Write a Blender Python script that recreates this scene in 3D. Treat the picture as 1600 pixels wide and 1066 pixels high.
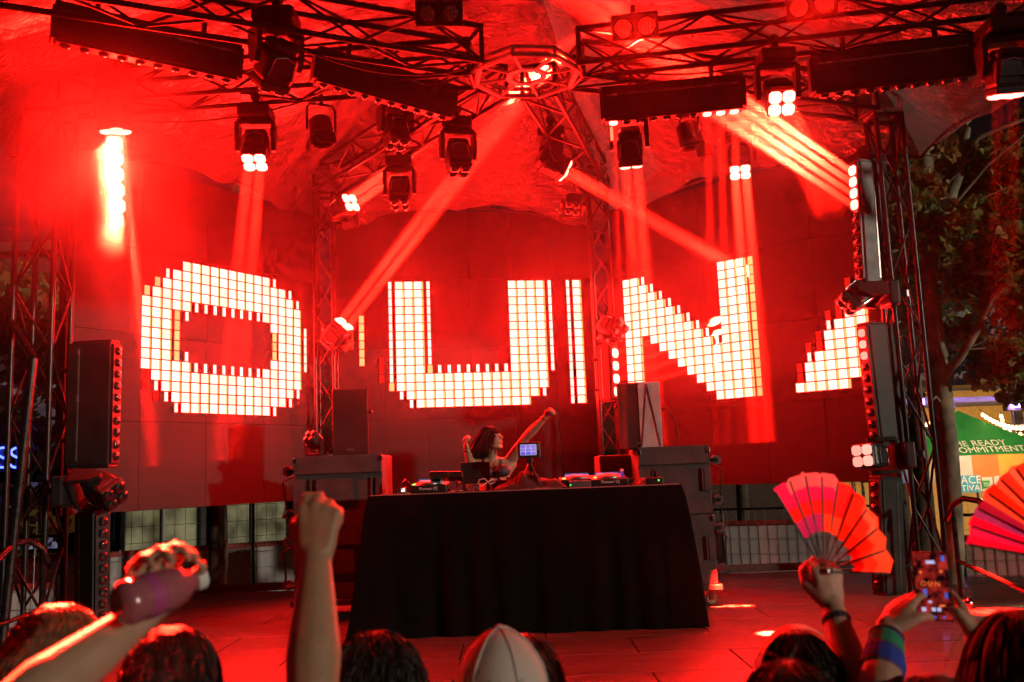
import bpy, bmesh, math, random
import numpy as np
from mathutils import Vector, Matrix, Quaternion
R = math.radians
rnd = random.Random(7)
for o in list(bpy.data.objects): bpy.data.objects.remove(o, do_unlink=True)
sc = bpy.context.scene
COL = sc.collection

# ------------------------------------------------------------------ camera
CZ = 1.25; PITCH = R(8.0); ROLL = R(2.2); FPX = 1440.0
cd = bpy.data.cameras.new('camera'); cam = bpy.data.objects.new('camera', cd); COL.objects.link(cam)
cd.sensor_width = 36; cd.lens = 36 * FPX / 1600; cd.clip_start = .05; cd.clip_end = 500
cam.location = (0, 0, CZ)
cam.matrix_world = Matrix.Translation((0, 0, CZ)) @ Matrix.Rotation(PITCH + math.pi / 2, 4, 'X') @ Matrix.Rotation(-ROLL, 4, 'Z')
cd.dof.use_dof = True; cd.dof.focus_distance = 8.0; cd.dof.aperture_fstop = 4.0
sc.camera = cam

# ------------------------------------------------------------------ night sky, flood light
SUNV = Vector((-.80, .56, -.17)).normalized()      # white flood light of the grounds: low, from the front right
w = bpy.data.worlds.new('World'); sc.world = w; w.use_nodes = True
nt = w.node_tree; bg = nt.nodes['Background']
sky = nt.nodes.new('ShaderNodeTexSky'); sky.sky_type = 'NISHITA'; sky.sun_disc = False
sky.sun_elevation = math.asin(-SUNV.z); sky.sun_rotation = math.atan2(-SUNV.x, -SUNV.y)
nt.links.new(sky.outputs[0], bg.inputs[0]); bg.inputs[1].default_value = .0012
sl = bpy.data.lights.new('sun', 'SUN'); sl.energy = 1.0; sl.angle = R(1.5); sl.color = (1, .86, .66)
so = bpy.data.objects.new('sun', sl); COL.objects.link(so); so.rotation_euler = SUNV.to_track_quat('-Z', 'Y').to_euler()

vs = sc.view_settings; vs.view_transform = 'Standard'; vs.look = 'None'; vs.exposure = 0; vs.gamma = 1
cy = sc.cycles
cy.max_bounces = 5; cy.diffuse_bounces = 2; cy.glossy_bounces = 2; cy.transmission_bounces = 4; cy.volume_bounces = 0
cy.use_adaptive_sampling = True; cy.light_sampling_threshold = .03; cy.adaptive_threshold = .1; cy.adaptive_min_samples = 16; cy.volume_step_rate = 3; cy.transparent_max_bounces = 8; cy.use_denoising = True; cy.sample_clamp_indirect = 6; cy.caustics_reflective = False; cy.caustics_refractive = False

# ------------------------------------------------------------------ survey of the place: pixel of the photograph + real distance -> world point
def ray(x, y):
    u = (x - 800) / FPX; v = -(y - 533) / FPX
    c, s = math.cos(ROLL), math.sin(ROLL)
    u, v = u * c + v * s, -u * s + v * c
    cp, sp = math.cos(PITCH), math.sin(PITCH)
    return Vector((u, cp - v * sp, sp + v * cp))
def at(x, y, Y): d = ray(x, y); return Vector((0, 0, CZ)) + d * (Y / d.y)
def atz(x, y, Z): d = ray(x, y); return Vector((0, 0, CZ)) + d * ((Z - CZ) / d.z)

# ------------------------------------------------------------------ materials
MAT = {}
def mat(name, col, rough=.6, metal=0, var=.25, scale=8, bump=.0, bscale=60, emit=None, es=0, spec=.5, trans=0, coat=0, sss=0):
    if name in MAT: return MAT[name]
    m = bpy.data.materials.new(name); m.use_nodes = True; nt = m.node_tree
    b = nt.nodes['Principled BSDF']
    tc = nt.nodes.new('ShaderNodeTexCoord')
    n = nt.nodes.new('ShaderNodeTexNoise'); n.inputs['Scale'].default_value = scale; n.inputs['Detail'].default_value = 6
    nt.links.new(tc.outputs['Object'], n.inputs['Vector'])
    r = nt.nodes.new('ShaderNodeValToRGB'); e = r.color_ramp.elements
    e[0].position = .3; e[1].position = .7
    e[0].color = (*[c * (1 - var) for c in col], 1); e[1].color = (*[min(1, c * (1 + var)) for c in col], 1)
    nt.links.new(n.outputs[0], r.inputs[0]); nt.links.new(r.outputs[0], b.inputs['Base Color'])
    mr = nt.nodes.new('ShaderNodeMapRange'); mr.inputs[3].default_value = max(.02, rough - .12); mr.inputs[4].default_value = min(1, rough + .12)
    nt.links.new(n.outputs[0], mr.inputs[0]); nt.links.new(mr.outputs[0], b.inputs['Roughness'])
    b.inputs['Metallic'].default_value = metal; b.inputs['Specular IOR Level'].default_value = spec
    b.inputs['Transmission Weight'].default_value = trans; b.inputs['Coat Weight'].default_value = coat
    if sss: b.inputs['Subsurface Weight'].default_value = sss; b.inputs['Subsurface Radius'].default_value = (.02, .008, .005)
    if bump:
        n2 = nt.nodes.new('ShaderNodeTexNoise'); n2.inputs['Scale'].default_value = bscale; n2.inputs['Detail'].default_value = 4
        nt.links.new(tc.outputs['Object'], n2.inputs['Vector'])
        bp = nt.nodes.new('ShaderNodeBump'); bp.inputs['Strength'].default_value = bump; bp.inputs['Distance'].default_value = .01
        nt.links.new(n2.outputs[0], bp.inputs['Height']); nt.links.new(bp.outputs[0], b.inputs['Normal'])
    if emit: b.inputs['Emission Color'].default_value = (*emit, 1); b.inputs['Emission Strength'].default_value = es
    MAT[name] = m; return m
def glow(name, rgb):
    """a lamp or lit screen cell: the radiance it gives off, a little uneven from piece to piece"""
    if name in MAT: return MAT[name]
    m = bpy.data.materials.new(name); m.use_nodes = True; nt = m.node_tree; nt.nodes.clear()
    out = nt.nodes.new('ShaderNodeOutputMaterial'); em = nt.nodes.new('ShaderNodeEmission')
    mx = max(rgb); em.inputs[0].default_value = (*[c / mx for c in rgb], 1)
    oi = nt.nodes.new('ShaderNodeObjectInfo'); mr = nt.nodes.new('ShaderNodeMapRange')
    mr.inputs[3].default_value = mx * .8; mr.inputs[4].default_value = mx * 1.2
    nt.links.new(oi.outputs['Random'], mr.inputs[0]); nt.links.new(mr.outputs[0], em.inputs[1])
    nt.links.new(em.outputs[0], out.inputs[0]); MAT[name] = m; return m

BLACK = mat('black paint', (.022, .021, .022), .5, bump=.15, bscale=120)
BLACKM = mat('black metal', (.03, .03, .032), .38, .3)
ALU = mat('black truss tube', (.045, .043, .043), .3, .75, var=.3, scale=20)
ALUB = mat('bare aluminium', (.5, .5, .52), .3, .9)
CHROME = mat('chrome', (.6, .6, .6), .15, 1)
RUBBER = mat('rubber', (.02, .02, .02), .8)
GREYCAB = mat('textured grey cabinet paint', (.065, .062, .068), .65, bump=.5, bscale=220)
SKIN = mat('skin', (.50, .29, .20), .5, var=.08, scale=25, bump=.12, bscale=160, sss=.08)
SKIN2 = mat('tan skin', (.42, .24, .15), .5, var=.08, scale=25, bump=.12, bscale=160, sss=.08)
GLASSD = mat('dark lens glass', (.02, .02, .022), .06, 0, spec=.8, coat=1)
RED = (1.0, .005, .002)

# ------------------------------------------------------------------ mesh helpers
class MB:
    def __init__(s): s.v = []; s.f = []; s.m = []
    def add(s, vs, fs, mi=0):
        k = len(s.v); s.v += [tuple(p) for p in vs]; s.f += [tuple(i + k for i in f) for f in fs]; s.m += [mi] * len(fs); return s
    def box(s, c, d, rot=None, mi=0, bev=0):
        c = Vector(c); x, y, z = [q / 2 for q in d]
        if bev:
            b = min(bev, x * .9, y * .9, z * .9); vs = []; 
            bm = bmesh.new(); bmesh.ops.create_cube(bm, size=1, matrix=Matrix.Diagonal((2 * x, 2 * y, 2 * z, 1)))
            bmesh.ops.bevel(bm, geom=list(bm.edges), offset=b, segments=2, profile=.5, affect='EDGES')
            bm.verts.index_update(); vs = [v.co.copy() for v in bm.verts]; fs = [[v.index for v in f.verts] for f in bm.faces]; bm.free()
        else:
            vs = [Vector((a * x, b * y, e * z)) for e in (-1, 1) for b in (-1, 1) for a in (-1, 1)]
            fs = [(0, 2, 3, 1), (4, 5, 7, 6), (0, 1, 5, 4), (2, 6, 7, 3), (0, 4, 6, 2), (1, 3, 7, 5)]
        if rot is not None: vs = [rot @ v for v in vs]
        return s.add([v + c for v in vs], fs, mi)
    def tube(s, p0, p1, r0, r1=None, n=8, mi=0, cap=True):
        p0, p1 = Vector(p0), Vector(p1); r1 = r0 if r1 is None else r1
        d = p1 - p0
        if d.length < 1e-6: return s
        q = d.to_track_quat('Z', 'Y'); vs = []
        for p, r in ((p0, r0), (p1, r1)):
            for i in range(n):
                a = 2 * math.pi * i / n; vs.append(p + q @ Vector((r * math.cos(a), r * math.sin(a), 0)))
        fs = [(i, (i + 1) % n, n + (i + 1) % n, n + i) for i in range(n)]
        if cap: fs += [tuple(range(n - 1, -1, -1)), tuple(range(n, 2 * n))]
        return s.add(vs, fs, mi)
    def path(s, pts, r, n=6, mi=0):
        pts = [Vector(p) for p in pts]; rs = r if isinstance(r, (list, tuple)) else [r] * len(pts); vs = []
        up = Vector((.3, .2, 1))
        for i, p in enumerate(pts):
            d = (pts[min(i + 1, len(pts) - 1)] - pts[max(i - 1, 0)]).normalized()
            a = d.cross(up)
            if a.length < 1e-3: a = d.cross(Vector((1, 0, 0)))
            a.normalize(); b = d.cross(a)
            for k in range(n):
                t = 2 * math.pi * k / n; vs.append(p + (a * math.cos(t) + b * math.sin(t)) * rs[i])
        fs = [(i * n + k, i * n + (k + 1) % n, (i + 1) * n + (k + 1) % n, (i + 1) * n + k) for i in range(len(pts) - 1) for k in range(n)]
        fs += [tuple(range(n - 1, -1, -1)), tuple(range((len(pts) - 1) * n, len(pts) * n))]
        return s.add(vs, fs, mi)
    def lathe(s, prof, org, axis=(0, 0, 1), n=16, mi=0):
        q = Vector(axis).to_track_quat('Z', 'Y'); org = Vector(org); vs = []
        for r, z in prof:
            for k in range(n):
                t = 2 * math.pi * k / n; vs.append(org + q @ Vector((r * math.cos(t), r * math.sin(t), z)))
        fs = [(i * n + k, i * n + (k + 1) % n, (i + 1) * n + (k + 1) % n, (i + 1) * n + k) for i in range(len(prof) - 1) for k in range(n)]
        return s.add(vs, fs, mi)
    def prism(s, pts, off, mi=0):
        pts = [Vector(p) for p in pts]; off = Vector(off); n = len(pts)
        return s.add(pts + [p + off for p in pts], [tuple(range(n - 1, -1, -1)), tuple(range(n, 2 * n))] + [(i, (i + 1) % n, n + (i + 1) % n, n + i) for i in range(n)], mi)
    def grid(s, P, mi=0, closed=False):
        nu = len(P); nv = len(P[0]); vs = [p for row in P for p in row]
        fs = [(i * nv + j, i * nv + j + 1, ((i + 1) % nu) * nv + j + 1, ((i + 1) % nu) * nv + j) for i in range(nu if closed else nu - 1) for j in range(nv - 1)]
        return s.add(vs, fs, mi)
    def mesh(s, name, mats, smooth=False, org=None):
        me = bpy.data.meshes.new(name); vs = s.v
        if org is not None: vs = [(a - org[0], b - org[1], c - org[2]) for a, b, c in vs]
        me.from_pydata(vs, [], s.f)
        for m in (mats if isinstance(mats, (list, tuple)) else [mats]): me.materials.append(m)
        me.polygons.foreach_set('material_index', s.m)
        if smooth: me.shade_smooth()
        me.update(); return me
    def build(s, name, mats, parent=None, smooth=False, world=True, kind=None):
        org = None
        if parent is not None and world:
            t = parent
            while t.parent: t = t.parent
            org = tuple(t.location)
        return obj(name, s.mesh(name, mats, smooth, org), parent, kind)
def obj(name, me, parent=None, kind=None):
    o = bpy.data.objects.new(name, me); COL.objects.link(o); o.parent = parent
    if kind: o['kind'] = kind
    return o
def tag(o, label, cat, group=None):
    o['label'] = label; o['category'] = cat
    if group: o['group'] = group
    return o
def thing(name, label, cat, loc=(0, 0, 0), group=None):
    o = bpy.data.objects.new(name, None); COL.objects.link(o); o.location = loc; o.empty_display_size = .1
    return tag(o, label, cat, group)
def copy_tree(o, parent=None):
    c = o.copy(); COL.objects.link(c); c.parent = parent
    for ch in o.children: copy_tree(ch, c)
    return c
def sag(a, b, d, n=10):
    a, b = Vector(a), Vector(b); return [a.lerp(b, i / n) - Vector((0, 0, d * 4 * (i / n) * (1 - i / n))) for i in range(n + 1)]
WORK = bpy.data.scenes.new('work')
def evaluated(o):
    WORK.collection.objects.link(o)
    with bpy.context.temp_override(scene=WORK, view_layer=WORK.view_layers[0]):
        return bpy.data.meshes.new_from_object(o.evaluated_get(bpy.context.evaluated_depsgraph_get()))
def text_mesh(s, size, m, depth=.002, align='CENTER'):
    cu = bpy.data.curves.new('lettering', 'FONT'); cu.body = s; cu.size = size; cu.extrude = depth; cu.align_x = align; cu.resolution_u = 3
    t = bpy.data.objects.new('lettering', cu); me = evaluated(t)
    bpy.data.objects.remove(t); bpy.data.curves.remove(cu)
    me.materials.clear(); me.materials.append(m); return me
def lettering(s, size, m, parent, pos, xdir, updir, align='CENTER', depth=.002):
    o = obj('lettering', text_mesh(s, size, m, depth, align), parent)
    x = Vector(xdir).normalized(); u = Vector(updir).normalized(); z = x.cross(u).normalized(); u = z.cross(x)
    t = parent
    while t.parent: t = t.parent
    o.matrix_local = Matrix.Translation(Vector(pos) - t.location) @ Matrix((x, u, z)).transposed().to_4x4()
    return o
GZ = -.75       # the ground the crowd stands on; the stage deck is z = 0
SMOKE_D = .0095
# ================================================================== SETTING
mb = MB(); mb.grid([[(x, y, GZ) for x in np.linspace(-80, 80, 9)] for y in np.linspace(-20, 140, 9)])
g = mb.build('ground', mat('asphalt', (.05, .048, .046), .75, var=.35, scale=1.5, bump=.4, bscale=80)); g['kind'] = 'structure'

deck = MB().box((.2, 7.75, -.12), (9.6, 6.3, .2)).build('stage', mat('stage frame', (.03, .03, .03), .6)); deck['kind'] = 'structure'
# deck panels, each a board of its own with a dark joint
pm = bpy.data.materials.new('phenolic deck board'); pm.use_nodes = True; nt = pm.node_tree; b = nt.nodes['Principled BSDF']
tc = nt.nodes.new('ShaderNodeTexCoord'); mp = nt.nodes.new('ShaderNodeMapping'); mp.inputs['Scale'].default_value = (.8, 16, 4)
n1 = nt.nodes.new('ShaderNodeTexNoise'); n1.inputs['Scale'].default_value = 2.2; n1.inputs['Detail'].default_value = 8; n1.inputs['Roughness'].default_value = .7
oi = nt.nodes.new('ShaderNodeObjectInfo'); va = nt.nodes.new('ShaderNodeVectorMath'); va.operation = 'ADD'
nt.links.new(tc.outputs['Object'], va.inputs[0]); nt.links.new(oi.outputs['Location'], va.inputs[1]); nt.links.new(va.outputs[0], mp.inputs[0]); nt.links.new(mp.outputs[0], n1.inputs[0])
rp = nt.nodes.new('ShaderNodeValToRGB'); rp.color_ramp.elements[0].position = .3; rp.color_ramp.elements[1].position = .72
rp.color_ramp.elements[0].color = (.035, .028, .024, 1); rp.color_ramp.elements[1].color = (.17, .14, .125, 1)
nt.links.new(n1.outputs[0], rp.inputs[0]); nt.links.new(rp.outputs[0], b.inputs['Base Color'])
n2 = nt.nodes.new('ShaderNodeTexNoise'); n2.inputs['Scale'].default_value = 3; n2.inputs['Detail'].default_value = 5
nt.links.new(va.outputs[0], n2.inputs[0]); mr = nt.nodes.new('ShaderNodeMapRange'); mr.inputs[3].default_value = .25; mr.inputs[4].default_value = .6
nt.links.new(n2.outputs[0], mr.inputs[0]); nt.links.new(mr.outputs[0], b.inputs['Roughness'])
bp = nt.nodes.new('ShaderNodeBump'); bp.inputs['Strength'].default_value = .25; bp.inputs['Distance'].default_value = .004; nt.links.new(n1.outputs[0], bp.inputs['Height']); nt.links.new(bp.outputs[0], b.inputs['Normal'])
pme = MB().box((0, 0, -.01), (1.212, .602, .02), bev=.004).mesh('deck_board', pm)
for i in range(8):
    for j in range(10):
        o = obj('deck_board', pme, deck); o.location = (-4.0 + i * 1.22 + (.61 if j % 2 else 0) - .1, 4.95 + j * .61, 0)
        o.rotation_euler.z = rnd.uniform(-.002, .002)
sk = MB().box((.2, 4.585, -.47), (9.6, .02, .55)).build('skirt', mat('black drape', (.015, .014, .014), .9), deck)
for x in (-4, -2, 0, 2, 4):
    for y in (4.9, 7.5, 10.6): MB().tube((x, y, GZ), (x, y, -.22), .03).build('stage_leg', ALU, deck)
MB().box((.2, 10.85, .04), (9.4, .09, .08), bev=.01).build('kerb_rail', mat('rail wood', (.08, .06, .05), .6, bump=.3), deck)

# ================================================================== TRUSSES
HUB = Vector((.2, 7.2, 4.45)); S = .29
TUBE = MB().tube((0, 0, 0), (0, 0, 1), 1, n=8).mesh('brace', ALU, smooth=True)
def strut(parent, name, p0, p1, r, me=None):
    o = obj(name, me or TUBE, parent); t = parent
    while t.parent: t = t.parent
    d = Vector(p1) - Vector(p0)
    o.location = Vector(p0) - t.location; o.rotation_mode = 'QUATERNION'; o.rotation_quaternion = d.to_track_quat('Z', 'Y'); o.scale = (r, r, d.length); return o
def truss(name, label, p0, p1, up=(0, 0, 1), s=S, pitch=.5, group='black box trusses of the roof', r=.024, cat='truss'):
    p0, p1 = Vector(p0), Vector(p1); d = (p1 - p0); L = d.length; d.normalize()
    side = d.cross(Vector(up)).normalized(); u = side.cross(d)
    base = p0 if p0.z <= p1.z else p1
    t = thing(name, label, cat, base, group); n = max(2, round(L / pitch)); h = s / 2
    C = [(side * a + u * b) * h for a, b in ((-1, -1), (1, -1), (1, 1), (-1, 1))]
    for c in C: strut(t, 'chord', p0 + c, p1 + c, r)
    for k in range(4):
        a, b = C[k], C[(k + 1) % 4]
        for i in range(n):
            q0 = p0 + d * (L * i / n); q1 = p0 + d * (L * (i + 1) / n)
            if (i + k) % 2: a, b = b, a
            strut(t, 'brace', q0 + a, q1 + b, r * .5)
            if (i + k) % 2: a, b = b, a
    for q in (p0 + d * .01, p1 - d * .01):
        m = MB()
        for k in range(4): m.tube(q + C[k], q + C[(k + 1) % 4], r * .8)
        m.build('end_frame', ALU, t)
    return t
LT = Vector((-3.9, 7.55, 0)); RT = Vector((3.60, 8.38, 0))
BLT = Vector((-2.06, 10.12, 0)); BRT = Vector((1.06, 10.45, 0))
FLE = Vector((-5.2, 4.75, 4.6)); FRE = Vector((6.2, 6.2, 4.6))
zc = 4.6
def arm(lbl, e, inset=.44):
    d = Vector((e[0] - HUB.x, e[1] - HUB.y, 0)).normalized()
    return truss('roof_truss', lbl, (HUB.x + d.x * inset, HUB.y + d.y * inset, zc), (e[0], e[1], zc))
arm('black roof truss running from the octagon hub to the left tower', LT + Vector((.16, 0, 0)))
arm('black roof truss running back from the hub to the left edge of the middle screen', BLT)
arm('black roof truss running back from the hub to the right edge of the middle screen', BRT)
arm('black roof truss running from the octagon hub to the right tower beside the tree', RT - Vector((.16, .05, 0)))
arm('black roof truss crossing the top left of the photo, two long boxes hang below it', FLE)
arm('black roof truss crossing the top right of the photo, two long boxes hang below it', FRE)
# octagon hub
hub = thing('truss_hub', 'octagonal metal hub where the roof trusses meet, with a small inner ring', 'hub', HUB)
ORANGE_M = mat('hub steel', (.5, .48, .48), .5, .2)
octp = [HUB + Vector((.43 * math.cos(R(22.5 + 8 + 45 * i)), .43 * math.sin(R(22.5 + 8 + 45 * i)), 0)) for i in range(8)]
inn = [HUB + Vector((.15 * math.cos(R(22.5 + 8 + 45 * i)), .15 * math.sin(R(22.5 + 8 + 45 * i)), 0)) for i in range(8)]
for i in range(8):
    j = (i + 1) % 8
    MB().tube(octp[i], octp[j], .024).build('rim_tube', ORANGE_M, hub)
    MB().tube(octp[i] + Vector((0, 0, .065)), octp[j] + Vector((0, 0, .065)), .02).build('rim_tube', ORANGE_M, hub)
    MB().tube(octp[i], octp[i] + Vector((0, 0, .065)), .018).build('post', ORANGE_M, hub)
    MB().box((inn[i] + inn[j]) / 2, ((inn[i] - inn[j]).length, .045, .02), Matrix.Rotation(math.atan2((inn[j] - inn[i]).y, (inn[j] - inn[i]).x), 3, 'Z')).build('inner_ring', ORANGE_M, hub)
    MB().tube(inn[i], octp[i], .012).build('spoke', ORANGE_M, hub)
# towers
tw = 'black truss towers carrying the roof'
truss('truss_tower', 'tall black truss tower at the left edge of the stage', LT + Vector((0, 0, GZ)), LT + Vector((0, 0, 4.43)), up=(0, 1, 0), group=tw, s=.32, cat='tower')
truss('truss_tower', 'tall black truss tower at the right, in front of the tree trunk', RT + Vector((0, 0, GZ)), RT + Vector((0, 0, 4.43)), up=(0, 1, 0), group=tw, s=.24, cat='tower')
truss('truss_tower', 'slim black tower between the left and the middle screen', BLT + Vector((0, 0, .003)), BLT + Vector((0, 0, 4.43)), up=(0, 1, 0), group=tw, s=.2, pitch=.35, r=.022, cat='tower')
truss('truss_tower', 'slim black tower between the middle and the right screen', BRT + Vector((0, 0, .003)), BRT + Vector((0, 0, 4.43)), up=(0, 1, 0), group=tw, s=.2, pitch=.35, r=.022, cat='tower')
lp = thing('brace_pole', 'slim leaning black pole at the far left beside the blue neon', 'pole', (at(14, 900, 7.0).x - .1, 7.0, GZ))
MB().tube((at(14, 900, 7.0).x - .1, 7.0, GZ), at(52, 560, 7.0), .035, n=12).build('pole', ALU, lp)
MB().box((at(14, 900, 7.0).x - .1, 7.0, GZ + .01), (.25, .25, .02)).build('foot_plate', ALU, lp)
MB().tube(at(52, 560, 7.0), LT + Vector((-.16, -.16, 2.6)), .03).build('clamp_arm', ALU, lp)
cb = thing('corner_block', 'bare metal corner block on top of the right tower', 'truss block', RT + Vector((0, 0, 4.44)))
for a in (-1, 1):
    for b_ in (-1, 1): MB().tube(RT + Vector((a * .12, b_ * .12, 4.44)), RT + Vector((a * .12, b_ * .12, 4.8)), .024).build('post', ALUB, cb)
for z in (4.45, 4.8):
    for k in range(4):
        q = [(-1, -1), (1, -1), (1, 1), (-1, 1)]; a, b_ = q[k], q[(k + 1) % 4]
        MB().tube(RT + Vector((a[0] * .12, a[1] * .12, z)), RT + Vector((b_[0] * .12, b_[1] * .12, z)), .024).build('ring_tube', ALUB, cb)

# ================================================================== CANOPY
cm = bpy.data.materials.new('silvery tent fabric'); cm.use_nodes = True; nt = cm.node_tree; b = nt.nodes['Principled BSDF']; out = nt.nodes['Material Output']
tc = nt.nodes.new('ShaderNodeTexCoord'); b.inputs['Base Color'].default_value = (.62, .60, .58, 1); b.inputs['Roughness'].default_value = .26; b.inputs['Metallic'].default_value = .8
n1 = nt.nodes.new('ShaderNodeTexNoise'); n1.inputs['Scale'].default_value = 5.5; n1.inputs['Detail'].default_value = 7; n1.inputs['Roughness'].default_value = .6; n1.inputs['Distortion'].default_value = 2.2
mp = nt.nodes.new('ShaderNodeMapping'); mp.inputs['Scale'].default_value = (.55, 2.2, 2.2)
nt.links.new(tc.outputs['Object'], mp.inputs[0]); nt.links.new(mp.outputs[0], n1.inputs[0])
bp = nt.nodes.new('ShaderNodeBump'); bp.inputs['Strength'].default_value = 1; bp.inputs['Distance'].default_value = .26
nt.links.new(n1.outputs[0], bp.inputs['Height']); nt.links.new(bp.outputs[0], b.inputs['Normal'])
tr = nt.nodes.new('ShaderNodeBsdfTranslucent'); tr.inputs[0].default_value = (.5, .5, .5, 1); mx = nt.nodes.new('ShaderNodeMixShader'); mx.inputs[0].default_value = .18
nt.links.new(b.outputs[0], mx.inputs[1]); nt.links.new(tr.outputs[0], mx.inputs[2]); nt.links.new(mx.outputs[0], out.inputs[0])
canopy = thing('stage_canopy', 'pale wrinkled tent canopy stretched over the whole stage', 'canopy', HUB + Vector((0, 0, .9)))
def ext(p, k):
    d = Vector((p[0] - HUB.x, p[1] - HUB.y, 0)); return Vector((HUB.x, HUB.y, 0)) + d * (1 + k / d.length)
ENDS = [ext(FLE, .3), ext(LT, .35), ext(BLT, .5), ext(BRT, .5), ext(RT, .4), ext(FRE, .3), Vector((2.2, 3.1, 0)), Vector((-2.2, 2.7, 0))]
from mathutils import noise as NZ
def seg(i):
    a, b_ = ENDS[i], ENDS[(i + 1) % 8]; NS, NT = 36, 30; P = []
    for si in range(NS + 1):
        s = si / NS; k = 4 * s * (1 - s); e = a.lerp(b_, s); e = e.lerp(Vector((HUB.x, HUB.y, 0)), .13 * k); row = []
        for ti in range(NT + 1):
            t = .02 + .98 * ti / NT; p = Vector((HUB.x, HUB.y, 0)).lerp(e, t)
            za = 5.75 - .88 * t / .86 if t < .86 else 4.87 - .8 * ((t - .86) / .14) ** 1.6
            zm = 5.75 - 1.5 * t ** 1.1
            z = za + (zm - za) * k ** .8
            if k > .02: z += (NZ.noise(Vector((p.x * 1.1, p.y * 1.1, i))) * .09 + NZ.noise(Vector((p.x * 4, p.y * 4, i))) * .035 + math.sin(s * 34 + 2 * NZ.noise(p * 1.5)) * .018 * t) * min(1, k * 4)
            row.append((p.x, p.y, z))
        P.append(row)
    MB().grid(P).build('canopy_panel', cm, canopy, smooth=True)
for i in range(8): seg(i)
for i in range(8):   # rope in the scalloped hem
    a, b_ = ENDS[i], ENDS[(i + 1) % 8]; pts = []
    for si in range(25):
        s = si / 24; k = 4 * s * (1 - s); e = a.lerp(b_, s).lerp(Vector((HUB.x, HUB.y, 0)), .13 * k)
        pts.append((e.x, e.y, 4.07 + (4.25 - 4.07) * k ** .8))
    MB().path(pts, .012).build('hem_rope', ALU, canopy)
# ================================================================== VIDEO WALLS
CPX, CPZ = .110, .098
CELL_HOT = glow('lit cell', (150, 1.35, 1.0)); CELL_SIDE = glow('lit cell edge', (30, .65, .2)); CELL_DIM = glow('dim cell', (14, .72, .25)); CELL_RED = glow('red cell', (.9, .012, .006))
for m_ in (CELL_SIDE, CELL_DIM, CELL_RED): m_.cycles.emission_sampling = 'NONE'
def cell_mesh(nm, wfrac, m0, strip=True, x0=0):
    """one pixel block of the wall: raised block with a bright face, plus the side light on its right; local x along the wall, -y to the stage"""
    wd = CPX * wfrac; h = CPZ * .89; m = MB(); y = -.016
    m.box((x0, -.008, 0), (wd, .016, h)); m.m = [2, 2, 0, 2, 2, 2]
    if strip: m.box((x0 + wd / 2 + CPX * .105, -.004, 0), (CPX * .19, .008, h * .98), mi=1)
    return m.mesh(nm, [m0, CELL_SIDE, mat('cell rim', (.3, .05, .03), .4)])
CM = {'F': cell_mesh('light_cell', .74, CELL_HOT, x0=-.010), 'N': cell_mesh('light_cell', .32, CELL_HOT, False), 'D': cell_mesh('light_cell', .5, CELL_DIM, False), 'R': cell_mesh('light_cell', .5, CELL_RED, False)}
lm = bpy.data.materials.new('led strip panel'); lm.use_nodes = True; nt = lm.node_tree; b = nt.nodes['Principled BSDF']
tc = nt.nodes.new('ShaderNodeTexCoord'); wv = nt.nodes.new('ShaderNodeTexWave'); wv.inputs['Scale'].default_value = 30; wv.bands_direction = 'X'
nt.links.new(tc.outputs['Object'], wv.inputs[0]); rp = nt.nodes.new('ShaderNodeValToRGB'); rp.color_ramp.elements[0].color = (.013, .0115, .012, 1); rp.color_ramp.elements[1].color = (.024, .021, .022, 1)
nt.links.new(wv.outputs[0], rp.inputs[0]); nt.links.new(rp.outputs[0], b.inputs['Base Color']); b.inputs['Roughness'].default_value = .6
bp = nt.nodes.new('ShaderNodeBump'); bp.inputs['Strength'].default_value = .3; bp.inputs['Distance'].default_value = .006; nt.links.new(wv.outputs[0], bp.inputs['Height']); nt.links.new(bp.outputs[0], b.inputs['Normal'])
def video_wall(label, P0, P1, z0, z1, ncol, nrow, cells, a0, zrow0):
    P0, P1 = Vector(P0), Vector(P1); d = (P1 - P0); L = d.length; d.normalize(); ang = math.atan2(d.y, d.x)
    t = thing('video_wall', label, 'screen', (P0.x, P0.y, z0), 'video walls at the back of the stage'); t.rotation_euler.z = ang
    MB().box((L / 2, .075, (z1 - z0) / 2), (L, .1, z1 - z0), bev=.008).build('housing', BLACKM, t, world=False)
    mw, mh = L / ncol, (z1 - z0) / nrow
    me = MB().box((0, 0, 0), (mw - .003, .02, mh - .003), bev=.0015).mesh('module', lm)
    for i in range(ncol):
        for j in range(nrow):
            o = obj('module', me, t); o.location = ((i + .5) * mw, .0135, (j + .5) * mh)
    for c, r, k in cells:
        o = obj('light_cell', CM[k], t); o.location = (a0 + c * CPX, 0, zrow0 - z0 - r * CPZ)
    for x in (.15, L - .15): MB().box((x, .2, (z1 - z0) / 2 - .25), (.06, .06, z1 - z0 + .5)).build('rear_post', ALU, t, world=False)
    return t
def rng(c, a, b, k='F'): return [(c, r, k) for r in range(a, b + 1)]
O = rng(0, 4, 10) + [(0, 3, 'D'), (0, 11, 'R'), (0, 12, 'R'), (1, 1, 'R')] + rng(1, 3, 11) + [(1, 2, 'D'), (1, 12, 'N'), (1, 13, 'R')] + rng(2, 2, 12) + [(2, 1, 'N'), (2, 13, 'N')]
O += rng(3, 1, 4) + rng(3, 5, 9, 'D') + rng(3, 10, 13) + [(3, 14, 'N')] + rng(4, 0, 4) + [(4, 5, 'N'), (4, 9, 'N')] + rng(4, 10, 14)
for c in range(5, 13): O += rng(c, 0, 3) + [(c, 4, 'N'), (c, 10, 'N')] + rng(c, 11, 14)
O += rng(13, 0, 4) + rng(13, 10, 14) + [(14, 0, 'N')] + rng(14, 1, 5) + rng(14, 6, 8, 'D') + rng(14, 9, 13) + [(14, 14, 'N')]
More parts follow.
